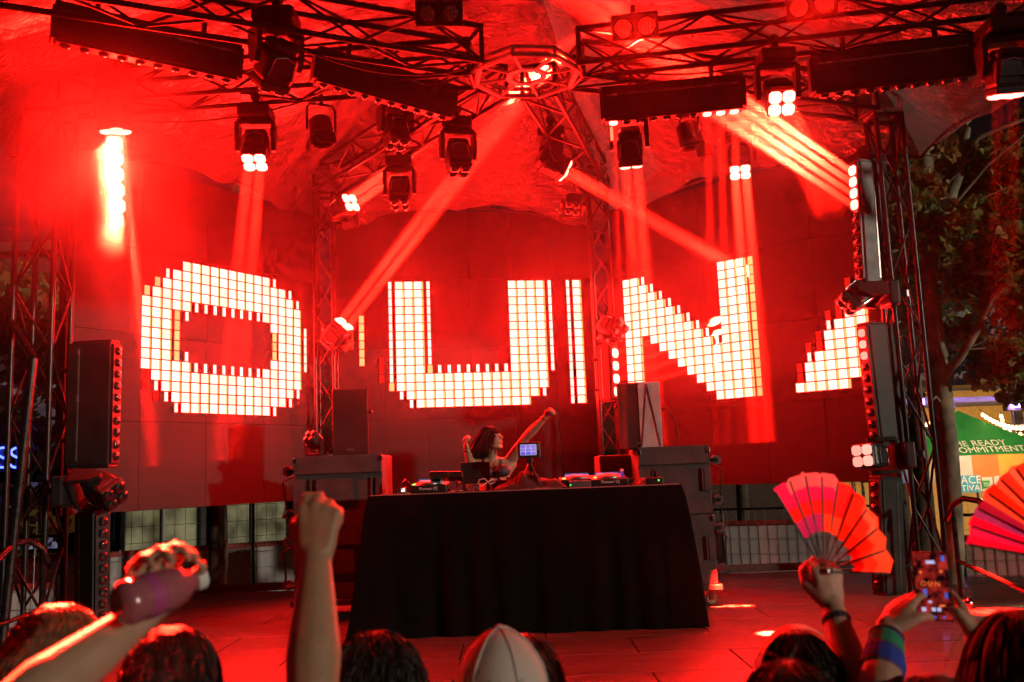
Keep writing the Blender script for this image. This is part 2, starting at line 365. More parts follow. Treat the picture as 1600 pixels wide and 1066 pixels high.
O += rng(15, 1, 13) + [(16, 1, 'N'), (16, 13, 'N')] + rng(16, 2, 12) + [(17, 2, 'N'), (17, 12, 'N')] + rng(17, 3, 11) + rng(18, 5, 9, 'N')
U = rng(0, 0, 11, 'N') + [(0, 12, 'D'), (-1, 9, 'R'), (-1, 10, 'R'), (-1, 11, 'R')] + rng(1, 0, 12) + [(1, 13, 'N'), (2, 14, 'N')] + rng(2, 0, 13) + rng(3, 0, 14) + rng(4, 0, 9, 'N') + [(4, 10, 'D')] + rng(4, 11, 14)
for c in range(5, 13): U += [(c, 10, 'N')] + rng(c, 11, 14)
U += rng(13, 0, 14) + rng(14, 0, 14) + rng(15, 0, 13) + rng(16, 0, 12) + [(16, 13, 'N')] + rng(17, 0, 10, 'N') + rng(19, 0, 14, 'N') + rng(20, 0, 14) + rng(-3, 4, 9, 'D')
N = rng(0, 0, 14) + rng(1, 0, 14)
for k in range(9): N += [(2 + k, k, 'N')] + rng(2 + k, k + 1, min(14, k + 6))
N += rng(11, 0, 14) + rng(12, 0, 14) + rng(13, 0, 14) + rng(14, 0, 14, 'D')
for c, a, b_ in ((18, 14, 14), (19, 12, 14), (20, 11, 14), (21, 9, 14), (22, 8, 14), (23, 6, 13), (24, 6, 12)): N += rng(c, a, b_) + [(c, a - 1, 'N' if c % 2 else 'R'), (c, a - 2, 'R')]
WL0, WL1 = Vector((-3.80, 7.75, 0)), Vector((-2.20, 10.18, 0))
WM0, WM1 = Vector((-1.98, 10.38, 0)), Vector((1.02, 10.80, 0))
WR0, WR1 = Vector((1.14, 10.62, 0)), Vector((3.50, 8.62, 0))
def anchor(P0, P1, px, py):
    """distance along the wall and height of the cell seen at this pixel"""
    r_ = ray(px, py); d = P1 - P0; n = Vector((d.y, -d.x, 0)); o = Vector((0, 0, CZ))
    p = o + r_ * ((P0 - o).dot(n) / r_.dot(n)); return (p - P0).dot(d.normalized()), p.z
def wall_point(P0, P1, px, py):
    s_, z_ = anchor(P0, P1, px, py); q_ = P0 + (P1 - P0).normalized() * s_; return Vector((q_.x, q_.y, z_))
a, z = anchor(WL0, WL1, 228, 470); z += 4 * CPZ
video_wall('left video wall of red light cells showing a letter O', WL0, WL1, 1.02, 4.22, 4, 4, O, a, z)
a, z = anchor(WM0, WM1, 609, 447)
video_wall('middle video wall of red light cells showing a letter U behind the performer', WM0, WM1, 1.05, 4.3, 6, 4, U, a, z)
a, z = anchor(WR0, WR1, 980, 444)
video_wall('right video wall of red light cells showing a letter N', WR0, WR1, 1.02, 4.25, 5, 4, N, a, z)
# ================================================================== STAGE LIGHTS
LENS_LIT = glow('lit lens', (60, 1.7, 1.1)); LENS_DIM = glow('dim lens', (2.2, .55, .42)); LENS_WARM = glow('warm lens', (14, 2.2, 1.5))
for m_ in (LENS_LIT, LENS_DIM, LENS_WARM): m_.cycles.emission_sampling = 'NONE'
BODY = mat('fixture shell', (.028, .027, .028), .42, .1, bump=.1, bscale=90)
TRIM = mat('fixture trim', (.05, .05, .05), .25, .4)
_lens = {}
def lens_mesh(m, s=.046):
    k = (m.name, s)
    if k not in _lens:
        mb = MB(); h = s; prof = [(h, 0), (h, .010), (h * .8, .02), (h * .35, .026)]; vs = []; fs = []
        for r_, z in prof:
            for i in range(12):
                a_ = 2 * math.pi * i / 12; c_, s_ = math.cos(a_), math.sin(a_); e_ = (abs(c_) ** 5 + abs(s_) ** 5) ** (-1 / 5)
                vs.append((r_ * c_ * e_ * .98, r_ * s_ * e_ * .98, z))
        for j in range(3): fs += [(j * 12 + i, j * 12 + (i + 1) % 12, (j + 1) * 12 + (i + 1) % 12, (j + 1) * 12 + i) for i in range(12)]
        fs.append(tuple(range(36, 48))); mb.add(vs, fs); _lens[k] = mb.mesh('lens', m, smooth=True)
    return _lens[k]
def beam(parent, loc, rot, watts, spread=3.5, size=.075, col=RED):
    l = bpy.data.lights.new('beam', 'AREA'); l.shape = 'DISK'; l.size = size; l.energy = watts; l.color = col; l.spread = R(spread)
    o = bpy.data.objects.new('beam', l); COL.objects.link(o); o.parent = parent; o.location = loc; o.rotation_mode = 'QUATERNION'; o.rotation_quaternion = rot; return o
# prototypes of the moving head, built once (local: hangs from the origin, +Z up)
def proto_meshes():
    P = {}
    m = MB(); m.box((0, 0, -.06), (.27, .24, .10), bev=.02); m.box((0, -.125, -.06), (.14, .012, .05), bev=.004); P['base'] = m.mesh('base', BODY)
    m = MB(); m.tube((0, -.05, 0), (0, .05, 0), .03, n=10); m.box((0, 0, .035), (.05, .05, .05)); m.tube((0, -.03, .09), (0, .03, .09), .042, n=12); P['clamp'] = m.mesh('clamp', TRIM)
    m = MB(); m.box((0, 0, -.02), (.30, .13, .05), bev=.015)
    P['yoke'] = m.mesh('yoke', BODY)
    m = MB(); m.prism([(0, -.075, -.03), (0, .075, -.03), (0, .06, -.20), (0, .025, -.27), (0, -.025, -.27), (0, -.06, -.20)], (.035, 0, 0)); P['yoke_arm'] = m.mesh('yoke_arm', BODY)
    m = MB(); m.box((0, 0, -.01), (.215, .205, .20), bev=.03); m.box((0, 0, .115), (.19, .18, .07), bev=.03); m.box((0, 0, -.13), (.205, .205, .05), bev=.012)
    for s_ in (-1, 1): m.box((0, s_ * .105, .02), (.15, .012, .12), bev=.005)
    P['head'] = m.mesh('head', BODY)
    m = MB()
    m.path([(-.08, .107, -.06), (-.07, .112, .055), (0, .114, .08), (.07, .112, .055), (.08, .107, -.06)], .005)
    P['trim'] = m.mesh('trim', CHROME)
    return P
PM = proto_meshes()
def quat_z(v, up=(0, 0, 1)):   # rotation taking local -Z to v
    return Vector(v).normalized().to_track_quat('-Z', 'Y')
def moving_head(label, px, py, Y, aim, lit=None, watts=0, spread=3.2, mount='down', nb=2, roll=None, scale=1.0, smoke_fill=0):
    """px,py: the middle of the head as seen; the fixture hangs (or stands, or is clamped sideways) from its base"""
    hc = at(px, py, Y); aim = Vector(aim).normalized()
    M_ = {'down': Vector((0, 0, 1)), 'up': Vector((0, 0, -1)), 'left': Vector((-1, 0, 0)), 'right': Vector((1, 0, 0)), 'back': Vector((0, 1, 0))}[mount]
    root_p = hc + M_ * .36 * scale
    t = thing('moving_head', label, 'stage light', root_p, 'moving head stage lights')
    q0 = M_.to_track_quat('Z', 'Y'); t.rotation_mode = 'QUATERNION'; t.rotation_quaternion = q0; t.scale = (scale,) * 3
    la = q0.inverted() @ aim                                         # aim in local space; local -Z points away from the mount
    pan = math.atan2(la.y, la.x) + math.pi / 2
    obj('base', PM['base'], t); obj('clamp', PM['clamp'], t)
    yk = obj('yoke', PM['yoke'], t); yk.location = (0, 0, -.12); yk.rotation_euler.z = pan
    for s_ in (-1, 1):
        a_ = obj('yoke_arm', PM['yoke_arm'], yk); a_.location = (.13 if s_ > 0 else -.165, 0, 0)
    hd = obj('head', PM['head'], t); hd.location = (0, 0, -.36); hd.rotation_mode = 'QUATERNION'
    # head frame: -Z along the aim, X along the yoke axis
    z_ = -la; x_ = Vector((math.cos(pan), math.sin(pan), 0)); y_ = z_.cross(x_).normalized(); x_ = y_.cross(z_)
    hd.rotation_quaternion = Matrix((x_, y_, z_)).transposed().to_quaternion()
    for k_ in (0, 1): obj('trim', PM['trim'], hd).rotation_euler.z = math.pi * k_
    m = {None: GLASSD, 'hot': LENS_LIT, 'dim': LENS_DIM, 'warm': LENS_WARM}[lit]
    for i in range(4):
        a_ = obj('lens', lens_mesh(m), hd); a_.location = (-.05 + .1 * (i % 2), -.05 + .1 * (i // 2), -.155); a_.rotation_euler.x = math.pi
    if watts:
        for i in range(nb):
            loc = {2: ((-.05, 0), (.05, 0)), 4: ((-.05, -.05), (.05, -.05), (-.05, .05), (.05, .05)), 1: ((0, 0),)}[nb][i]
            beam(hd, (loc[0], loc[1], -.19), Quaternion(), watts / nb, spread, size=.085 if nb > 1 else .15)
    if smoke_fill: beam(hd, (0, 0, -.2), Quaternion(), smoke_fill, 150, size=.16)  # added wide light that makes the smoke around the head glow
    return t
W0 = 1700
moving_head('lit light head hanging left, above the letter O, its four square lenses aglow', 400, 232, 7.45, (.04, -.42, -1), 'hot', W0 * .5, 2.5)
moving_head('dark light head silhouetted at the upper left between the two long boxes', 432, 100, 6.45, (-.45, .5, -.8), None, scale=1.15)
moving_head('dark light head half hidden under the second long box, above the slim left tower', 618, 205, 8.35, (.15, -.25, -1), None)
moving_head('unlit light head pointing straight down, four dark lenses, just left of the middle', 716, 245, 8.0, (.05, -.2, -1), None)
moving_head('unlit light head hanging lowest, in front of the short beam left of the middle', 625, 300, 9.0, (0, -.3, -1), None)
moving_head('lit light head high on the slim left tower, short beam shooting right', 534, 327, 9.75, (.9, -.75, .30), 'hot', W0 * 1.1, 2.2, mount='back')
moving_head('lit light head below the hub, twin beams crossing down to the right', 862, 255, 8.9, wall_point(WR0, WR1, 1165, 432) - at(866, 262, 8.85), 'hot', W0 * 1.0, 2.2)
moving_head('lit light head pointing down and away below the third long box', 984, 228, 7.5, (.10, .55, -.8), 'hot', W0 * .9, 4.5)
moving_head('lit light head above the tall stroke of the N, white-hot lenses', 1155, 250, 8.7, atz(1215, 990, 0) - at(1155, 250, 8.7), 'hot', W0 * .9, 2.2)
moving_head('lit light head right of the bright smoke, below the upper right truss', 1216, 150, 6.75, (-.1, -.8, -.75), 'hot', W0 * .15, 3)
moving_head('lit light head at the top right corner in front of the tent edge', 1572, 112, 6.3, atz(1560, 956, 0) - at(1572, 112, 6.3), 'hot', W0 * .13, 6, scale=1.05)
moving_head('lit light head halfway up the slim left tower, long beam rising to the hub', 524, 524, 9.8, (.80, -.36, .86), 'hot', W0 * 1.25, 3.2, mount='back')
moving_head('unlit light head halfway up the slim right tower beside the N', 955, 512, 10.1, (.5, -.8, -.35), None, mount='back')
moving_head('small dark light head high against the middle screen', 895, 318, 10.1, (-.1, -.7, -.6), None, mount='back', scale=.85)
moving_head('pink glowing light head clamped low on the right tower above the fan', 1362, 713, 8.0, (-.9, -.75, .06), 'dim', 0, mount='right', scale=.95)
moving_head('unlit light head clamped halfway up the right tower, facing down to the left', 1340, 462, 8.15, (-.75, -.15, -.55), None, mount='right', scale=.95)
moving_head('unlit light head clamped low on the left tower, facing down to the right', 160, 765, 7.35, (.85, -.4, -.35), None, mount='left', scale=1.0)
moving_head('dark light head lying on the left bass cabinet beside the loudspeaker', 492, 690, 8.45, (-.35, -.75, .55), None, mount='up', scale=.55)
moving_head('overexposed light head at the far left whose beam burns white in the smoke', 178, 176, 7.3, (.05, .15, -1), 'hot', W0 * .8, 4.0, nb=2, smoke_fill=200)
# ---- par cans
def par_can(label, px, py, Y, aim):
    c = at(px, py, Y); aim = Vector(aim).normalized()
    t = thing('par_can', label, 'stage light', c + Vector((0, 0, .3)), 'unlit par cans')
    m = MB(); m.lathe([(.07, -.13), (.1, -.1), (.105, .06), (.12, .10), (.115, .10), (.09, -.05), (.0, -.06)], c, aim, 18); m.build('can', BODY, t, smooth=True)
    side = aim.cross(Vector((0, 0, 1))).normalized()
    m = MB(); m.path([c + side * .125, c + side * .125 + Vector((0, 0, .2)), c + side * .1 + Vector((0, 0, .24)), c - side * .1 + Vector((0, 0, .24)), c - side * .125 + Vector((0, 0, .2)), c - side * .125], .011); m.build('bracket', TRIM, t)
    m = MB(); m.tube(c + Vector((0, 0, .24)), c + Vector((0, 0, .36)), .018); m.build('clamp', TRIM, t)
    for k in range(2):
        m = MB(); q = side if k else side.cross(aim); m.box(c + aim * .16 + q * .125, (.004, .16, .11), Matrix((q, aim.cross(q), aim)).transposed()); m.build('barn_door', BODY, t)
par_can('small unlit par can under the left truss beside the lit head', 502, 205, 7.7, (.15, -.3, -1))
par_can('small unlit par can under the third long box', 1078, 214, 7.6, (.2, .1, -1))
# ---- double blinders
def blinder(label, px, py, Y, lit):
    c = at(px, py, Y); t = thing('blinder', label, 'stage light', c + Vector((0, 0, .12)), 'two-lamp blinders on the roof truss')
    n = (Vector((0, 0, CZ)) - c).normalized(); n = (n + Vector((0, 0, -.1))).normalized(); x_ = n.cross(Vector((0, 0, 1))).normalized() * -1; u_ = x_.cross(n) * -1
    Rm = Matrix((x_, -n, u_)).transposed()
    MB().box(c + Rm @ Vector((0, .05, 0)), (.36, .12, .19), Rm, bev=.015).build('case', BODY, t)
    bm = mat('frosted bulb', (.55, .5, .48), .2, spec=.8) if not lit else mat('red bulb', (.4, .05, .04), .25, emit=(1, .02, .01), es=.35)
    for s_ in (-1, 1):
        p = c + Rm @ Vector((s_ * .088, -.012, 0))
        MB().lathe([(.075, 0), (.072, .02), (.066, .018), (.066, 0)], p, n, 20).build('rim', TRIM, t)
        l_ = MB().lathe([(.064, .0), (.055, .012), (.03, .02), (.001, .022)], p, n, 20).build('bulb', bm, t, smooth=True)
        g_ = MB()
        for k in (-1, 0, 1): g_.tube(p + n * .026 + Rm @ Vector((-.06, 0, k * .028)), p + n * .026 + Rm @ Vector((.06, 0, k * .028)), .0016, n=4); g_.tube(p + n * .026 + Rm @ Vector((k * .028, 0, -.06)), p + n * .026 + Rm @ Vector((k * .028, 0, .06)), .0016, n=4)
        g_.build('guard', CHROME, l_)
    MB().tube(c + Vector((0, .06, .08)), c + Vector((0, .06, .2)), .02).build('clamp', TRIM, t)
    if lit:
        for s_ in (-1, 1): beam(t, c + Rm @ Vector((s_ * .088, -.05, 0)) - t.location, quat_z((n + Vector((0, 0, -.5))).normalized()), 28, 140, size=.12)
blinder('pair of pale round blinder lamps above the second long box', 686, 21, 6.55, False)
blinder('pair of red round blinder lamps right of the hub at the top', 992, 42, 6.6, True)
blinder('pair of red round blinder lamps at the top edge right of the middle', 1268, 8, 6.35, True)
# ---- long pixel beam bars
def beam_bar(label, A, B, face, lit, watts=0, aim=None, h=.26, wdt=.15, spread=2.2, litmat='hot', ncell=10, cell_size=.036, smoke_fill=0):
    """long black box from A to B (the middle of its lensed edge), lenses facing 'face'"""
    A, B = Vector(A), Vector(B); d = (B - A).normalized(); L = (B - A).length; f = Vector(face).normalized(); f = (f - d * f.dot(d)).normalized(); sd = d.cross(f)
    t = thing('beam_bar', label, 'stage light', (A + B) / 2 - f * h, 'long beam bars')
    Rm = Matrix((d, sd, f)).transposed(); c = (A + B) / 2
    MB().box(c - f * (h / 2 + .02), (L + .06, wdt, h), Rm, bev=.012).build('body', BODY, t)
    MB().box(c - f * .012, (L + .02, wdt * .8, .03), Rm, bev=.004).build('lens_rail', BLACKM, t)
    for s_ in (-1, 1): MB().box(c - f * (h * .78) + sd * (s_ * wdt * .51), (L * .97, .008, .02), Rm, bev=.003).build('slot_trim', mat('slot trim', (.25, .24, .24), .25, .6), t)
    for s_ in (-1, 1): MB().box(c + d * (s_ * (L / 2 + .035)) - f * (h * .5), (.02, wdt * .9, h * .9), Rm, bev=.005).build('end_cap', BLACKM, t)
    for s_ in (-1, 1): MB().tube(c + d * (s_ * L * .3) - f * (h + .01), c + d * (s_ * L * .3) - f * (h + .14), .02).build('clamp', TRIM, t)
    q = f.to_track_quat('Z', 'Y'); xq = q @ Vector((1, 0, 0)); ang = math.atan2(d.dot(q @ Vector((0, 1, 0))), d.dot(xq)); q = q @ Quaternion((0, 0, 1), ang)
    for i in range(ncell):
        k = i in lit
        m = ({'hot': LENS_LIT, 'dim': LENS_DIM, 'warm': LENS_WARM}[litmat]) if k else GLASSD
        o = obj('lens', lens_mesh(m, cell_size), t); p = A.lerp(B, (i + .5) / ncell); o.location = p - t.location; o.rotation_mode = 'QUATERNION'; o.rotation_quaternion = q
        if k and watts:
            av = Vector(aim or f).normalized(); beam(t, p + f * .035 - t.location, quat_z(av), watts / len(lit), spread, size=.06)
    if smoke_fill: beam(t, c + f * .06 - t.location, quat_z(f), smoke_fill, 170, size=.3)  # added wide light, stands in for glow scattered through the smoke
    return t
dn = (0, -.12, -1)
beam_bar('long black box light under the roof truss at the top left corner', at(88, 68, 6.1), at(366, 128, 6.75), (0, .1, -1), (), h=.27)
beam_bar('long black box light under the roof truss left of the hub', at(494, 130, 7.0), at(700, 186, 7.55), (0, .1, -1), (), h=.27)
beam_bar('long black box light right of the hub, a few lenses lit along its lower edge', at(948, 192, 7.45), at(1158, 172, 7.3), (0, .1, -1), (0, 7, 8, 9), 320, (.01, .25, -1), h=.27, spread=1.8)
beam_bar('long black box light at the upper right in front of the pale tent fabric', at(1276, 150, 6.85), at(1516, 122, 6.65), (0, .1, -1), (), h=.29)
beam_bar('vertical beam bar high on the right tower, four white lenses throwing a wide beam', at(1343, 438, 8.3), at(1332, 258, 8.3), (-1, -.35, 0), (9, 8, 7, 6), 8500, (-.92, -.50, .42), h=.22, spread=3.0, cell_size=.046)
beam_bar('vertical grey beam bar halfway up the right tower beside the last light cells', at(1366, 690, 8.25), at(1346, 512, 8.25), (-1, -.5, 0), (9, 8, 7), 0, None, h=.30, litmat='dim')
beam_bar('vertical beam bar standing at the foot of the right tower behind the fan', at(1372, 922, 8.1), at(1366, 752, 8.1), (-1, -.6, 0), (), h=.26)
beam_bar('vertical beam bar on the left tower with a thin red edge beside the letter O', at(180, 722, 7.55), at(184, 540, 7.55), (1, -.12, 0), (), h=.38)
beam_bar('vertical beam bar low at the left with a row of dark lenses, behind the bottle', at(160, 990, 7.4), at(161, 806, 7.4), (1, -.8, 0), (), h=.30)
beam_bar('white-hot vertical beam bar at the upper left lost in glare', at(184, 335, 7.35), at(178, 212, 7.35), (.5, -1, -.1), tuple(range(5)), 900, (.42, -1, -.45), h=.22, spread=5, ncell=5, cell_size=.062, smoke_fill=300)
beam_bar('short vertical beam bar right of the middle, four lenses shooting across the N', at(964, 622, 10.0), at(960, 542, 10.0), (1, -.9, 0), (0, 1, 2, 3), 3000, (1, -.22, .26), h=.16, spread=2.4, ncell=4, cell_size=.05)
# ---- cables looped along the trusses
for k, (a_, b_, dd) in enumerate((((-1.6, 6.3, 4.42), (-.3, 6.95, 4.42), .14), ((.8, 7.0, 4.42), (2.3, 6.85, 4.42), .12), ((2.4, 6.8, 4.42), (3.9, 6.6, 4.42), .16), ((-3.5, 7.6, 4.42), (-1.6, 7.4, 4.42), .12))):
    tag(MB().path(sag(a_, b_, dd, 14), .008).build('cable', RUBBER), ['slack black cable looped under the upper left truss', 'slack black cable looped right of the hub', 'slack black cable looped under the upper right truss', 'slack black cable looped under the truss to the left tower'][k], 'cable', 'slack cables along the trusses')
# ================================================================== DJ TABLE AND GEAR
TZ = 1.085; TF, TB = 7.42, 8.02; TX0, TX1 = -1.19, 1.30
CLOTH = mat('black velvet cloth', (.004, .0034, .0036), .92, bump=.2, bscale=300, spec=.1)
tb = thing('folding_table', 'long table hidden under the black cloth in the middle of the stage', 'table', (.05, 7.72, 0))
MB().box((.05, 7.72, TZ - .03), (2.36, .54, .035)).build('tabletop', BLACK, tb)
for x in (-1.05, 1.15):
    for y in (7.5, 7.94): MB().tube((x, y, 0), (x, y, TZ - .045), .02).build('leg', ALU, tb)
# cloth: top sheet, then a skirt that flares and folds
per = []
def edge(a, b_, n):
    for i in range(n): per.append(Vector(a).lerp(Vector(b_), i / n))
edge((TX0, TB, 0), (TX0, TF, 0), 24); edge((TX0, TF, 0), (TX1, TF, 0), 110); edge((TX1, TF, 0), (TX1, TB, 0), 24); edge((TX1, TB, 0), (TX0, TB, 0), 50)
cx, cyy = .05, 7.72; P = []
for i, p in enumerate(per):
    o_ = Vector((0, 0, 0)); k = i
    n_ = Vector((-1, 0, 0)) if i < 24 else Vector((0, -1, 0)) if i < 134 else Vector((1, 0, 0)) if i < 158 else Vector((0, 1, 0))
    corner = min(abs(i - c_) for c_ in (0, 24, 134, 158, 208)); cf = math.exp(-corner / 5)
    if corner < 6 and i > 3: n_ = (Vector((p.x - cx, (p.y - cyy) * 4, 0))).normalized()
    row = []
    for j in range(19):
        t = j / 18; z = TZ + .006 - (TZ - .004) * t
        fold = (math.sin(i * .52 + 1.3 * math.sin(i * .11)) * .5 + NZ.noise(Vector((i * .16, t * .6, 2))) * .9 + math.sin(i * .21 + t * 1.6) * .35) * .036 * t ** .75
        flare = (.05 + .12 * cf) * t + .02 * min(1, t * 12)
        if i in range(24, 134) and t > .9: flare += .05 * max(0, NZ.noise(Vector((i * .05, 4, 1)))) * (t - .9) * 10
        q = p + n_ * (fold * (1 + .8 * cf) + flare)
        row.append((q.x, q.y, z + .004 * math.sin(i * .4) * (t > .95)))
    P.append(row)
mb = MB(); mb.grid(P, closed=True)
k0 = len(mb.v); n = len(per)
tops = [P[i][0] for i in range(n)]; mb.add(tops, [tuple(range(n))])
tc_ = mb.build('tablecloth', CLOTH, smooth=True); MB().path([(x, TF - .024, TZ + .009) for x in np.linspace(TX0 + .02, TX1 - .02, 30)], .005).build('edge_highlight', mat('painted edge highlight', (.22, .19, .2), .3), tc_)  # pale strip stands in for the highlight along the table's front edge
tag(tc_, 'black floor-length cloth draped over the performer\'s table', 'tablecloth')
T0 = TZ + .008
def gear(name, label, cat, x, y, group=None): return thing(name, label, cat, (x, y, T0), group)
def X(px, Y=7.6): return at(px, 760, Y).x
PLAST = mat('black plastic', (.02, .02, .021), .35, bump=.05); SILV = mat('brushed grey metal', (.35, .35, .36), .35, .8)
WHITE = mat('white plastic', (.75, .75, .74), .4, var=.05); LED_B = glow('blue indicator', (.1, .25, 3)); LED_G = glow('green indicator', (.3, 2, .3)); LED_R = glow('red indicator', (3, .1, .05)); LED_W = glow('white indicator', (3, 2.6, 2.2))
for m_ in (LED_B, LED_G, LED_R, LED_W): m_.cycles.emission_sampling = 'NONE'
def cdj(label, x, y, tilt, brand):
    t = gear('media_player', label, 'media player', x, y, 'media players on the table')
    r_ = Matrix.Rotation(R(tilt), 3, 'X')
    MB().box((x, y, T0 + .042), (.30, .32, .07), r_, bev=.012).build('body', PLAST, t)
    MB().lathe([(.10, 0), (.098, .016), (.085, .02), (.001, .021)], (x, y - .03, T0 + .078), r_ @ Vector((0, 0, 1)), 24).build('jog_wheel', SILV, t, smooth=True)
    MB().box((x, y + .12, T0 + .095), (.2, .07, .02), r_ @ Matrix.Rotation(R(-20), 3, 'X'), bev=.004).build('display', mat('display', (.02, .03, .05), .1, emit=(.1, .3, .9), es=.4), t)
    for k in range(4): MB().lathe([(.013, 0), (.012, .008), (.001, .009)], (x - .12, y - .13 + .05 * k, T0 + .072), (0, 0, 1), 10).build('button', (LED_G if k == 0 else LED_R) if k < 2 else PLAST, t)
    if brand:
        lettering('Pioneer DJ', .034, mat('print white', (.8, .8, .8), .5, var=.02), t, (x, y - .166, T0 + .028), (1, 0, 0), (0, .05, 1))
cdj('black media player at the left of the table, lettered on its front edge', X(670), 7.72, 3, True)
cdj('black media player right of the middle of the table, mostly behind the dark jacket', X(905), 7.76, 3, False)
cdj('black media player with white maker\'s lettering at the right of the table', X(953), 7.70, 6, True)
t = gear('dj_mixer', 'black mixer with knobs between the laptop and the jacket', 'mixer', X(800), 7.84)
MB().box((X(800), 7.84, T0 + .045), (.32, .30, .08), bev=.01).build('body', PLAST, t)
for i in range(4):
    for j in range(3): MB().lathe([(.012, 0), (.010, .02), (.001, .021)], (X(800) - .11 + .073 * i, 7.76 + .06 * j, T0 + .085), (0, 0, 1), 8).build('knob', RUBBER, t)
# laptop on a stand
t = gear('laptop', 'open laptop, its dark lid turned to the crowd, left of the performer', 'laptop', X(742), 7.78)
MB().box((X(742), 7.88, T0 + .07), (.30, .20, .014), bev=.005).build('base', SILV, t)
l_ = MB().box((X(742), 7.77, T0 + .155), (.245, .008, .17), Matrix.Rotation(R(-8), 3, 'X'), bev=.003).build('lid', PLAST, t)
for s_ in (-1, 1): MB().box((X(742) + s_ * .1, 7.86, T0 + .031), (.02, .18, .06)).build('riser', PLAST, t)
def effect(label, px, ztop, wdt, leg):
    x = X(px); t = gear('effects_unit', label, 'effects unit', x, 7.62, 'small units on stands')
    MB().box((x, 7.62, T0 + ztop - .02), (wdt, .13, .05), Matrix.Rotation(R(-14), 3, 'X'), bev=.006).build('body', PLAST, t)
    for k in range(4): MB().lathe([(.008, 0), (.007, .014), (.001, .015)], (x - wdt * .36 + wdt * .24 * k, 7.60, T0 + ztop + .004), (0, -.2, 1), 8).build('knob', SILV, t)
    MB().box((x + .01, 7.64, T0 + (ztop - .05) / 2), (.022, .02, ztop - .04)).build('leg', WHITE if leg else CHROME, t)
    MB().box((x + .01, 7.64, T0 + .005), (.12, .10, .008)).build('foot', PLAST, t)
effect('small black unit on a white leg standing left of the laptop', 687, .155, .16, True); effect('small black unit on a spiral leg touching the laptop lid', 712, .15, .12, False)
# camera on a mini tripod
t = gear('camera', 'small camera with a lit blue viewing screen on a mini tripod', 'camera', X(827, 7.5), 7.5)
cxx, czz = at(827, 703, 7.5).x, at(827, 703, 7.5).z
MB().box((cxx, 7.52, czz), (.185, .035, .125), bev=.01).build('cage', PLAST, t)
scm = bpy.data.materials.new('camera screen'); scm.use_nodes = True; nt = scm.node_tree; b = nt.nodes['Principled BSDF']; b.inputs['Base Color'].default_value = (.01, .01, .02, 1)
tcn = nt.nodes.new('ShaderNodeTexCoord'); br = nt.nodes.new('ShaderNodeTexBrick'); br.inputs['Scale'].default_value = 1; br.inputs['Color1'].default_value = (.12, .10, .75, 1); br.inputs['Color2'].default_value = (.35, .22, .8, 1); br.inputs['Mortar'].default_value = (.9, .9, 1, 1)
br.inputs['Mortar Size'].default_value = .012; br.inputs['Brick Width'].default_value = .33; br.inputs['Row Height'].default_value = .33; br.offset = 0
nt.links.new(tcn.outputs['Generated'], br.inputs[0])
sx = nt.nodes.new('ShaderNodeMapping'); nt.links.new(tcn.outputs['Generated'], sx.inputs[0]); sx.inputs['Rotation'].default_value = (R(90), 0, 0); nt.links.new(sx.outputs[0], br.inputs[0])
nt.links.new(br.outputs[0], b.inputs['Emission Color']); b.inputs['Emission Strength'].default_value = .9; scm.cycles.emission_sampling = 'NONE'
MB().box((cxx - .008, 7.50, czz), (.13, .004, .085)).build('screen', scm, t)
MB().box((cxx + .075, 7.50, czz + .02), (.02, .01, .05)).build('button_strip', SILV, t)
MB().box((cxx, 7.52, czz - .085), (.05, .05, .05), bev=.01).build('ball_head', BLACKM, t)
for k in range(3):
    a_ = R(200 + 120 * k); MB().tube((cxx, 7.52, czz - .1), (cxx + .11 * math.cos(a_), 7.52 + .09 * math.sin(a_), T0), .012, .009).build('leg', PLAST if k else mat('red leg', (.3, .02, .02), .4), t)
# jacket
P = []
for i in range(37):
    row = []
    for j in range(17):
        u = i / 36; v = j / 16; x = X(772) + (X(884) - X(772)) * u; y = 7.44 + .34 * v
        hgt = .012 + (math.sin(math.pi * u) ** .6) * (math.sin(math.pi * v) ** .7) * (.085 + .06 * NZ.noise(Vector((u * 4, v * 3, 9))) + .035 * NZ.noise(Vector((u * 11, v * 8, 2))) + (.045 if .35 < u < .62 else 0))
        row.append((x + .02 * NZ.noise(Vector((u * 5, v * 5, 1))), y + .03 * NZ.noise(Vector((u * 5, v * 5, 5))), T0 + hgt))
    P.append(row)
jk = MB().grid(P); jk.grid([[(x, y, T0 + .001) for x, y, z in row][::-1] for row in P]); jk = jk.build('jacket', mat('dark red black fabric', (.035, .02, .02), .85, bump=.4, bscale=80), smooth=True); tag(jk, 'crumpled dark jacket heaped at the front of the table below the camera', 'jacket')
# cables and bits on the table
t = tag(MB().path([at(748, 750, 7.55), at(757, 748, 7.55), at(766, 757, 7.54), at(774, 753, 7.55), at(770, 748, 7.56), at(760, 755, 7.55), at(752, 760, 7.54), at(747, 755, 7.55), at(749, 750, 7.56)], .0045).build('white_cable', WHITE), 'white cable curled in a figure eight in front of the performer', 'cable')
for k in range(9):
    px = [625, 648, 700, 735, 885, 930, 985, 1005, 1022][k]; x = X(px); y0 = 7.5 + .08 * (k % 3); pts = [(x + .03 * math.sin(i * 1.1 + k), y0 + .04 * i / 2, T0 + .008 + .05 * abs(math.sin(i * .8 + k)) * (i % 4 > 0)) for i in range(9)]
    tag(MB().path(pts, .005).build('table_cable', [RUBBER, mat('red cable', (.4, .02, .02), .4)][k % 2]), 'tangled %s cable on the table, number %s from the left among the thin cables' % (['black', 'red'][k % 2], ['one', 'two', 'three', 'four', 'five', 'six', 'seven', 'eight', 'nine'][k]), 'cable', 'cables tangled on the table')
t = gear('desk_lamp', 'tiny glowing lamp on wire arms at the left end of the table', 'lamp', X(630), 7.6)
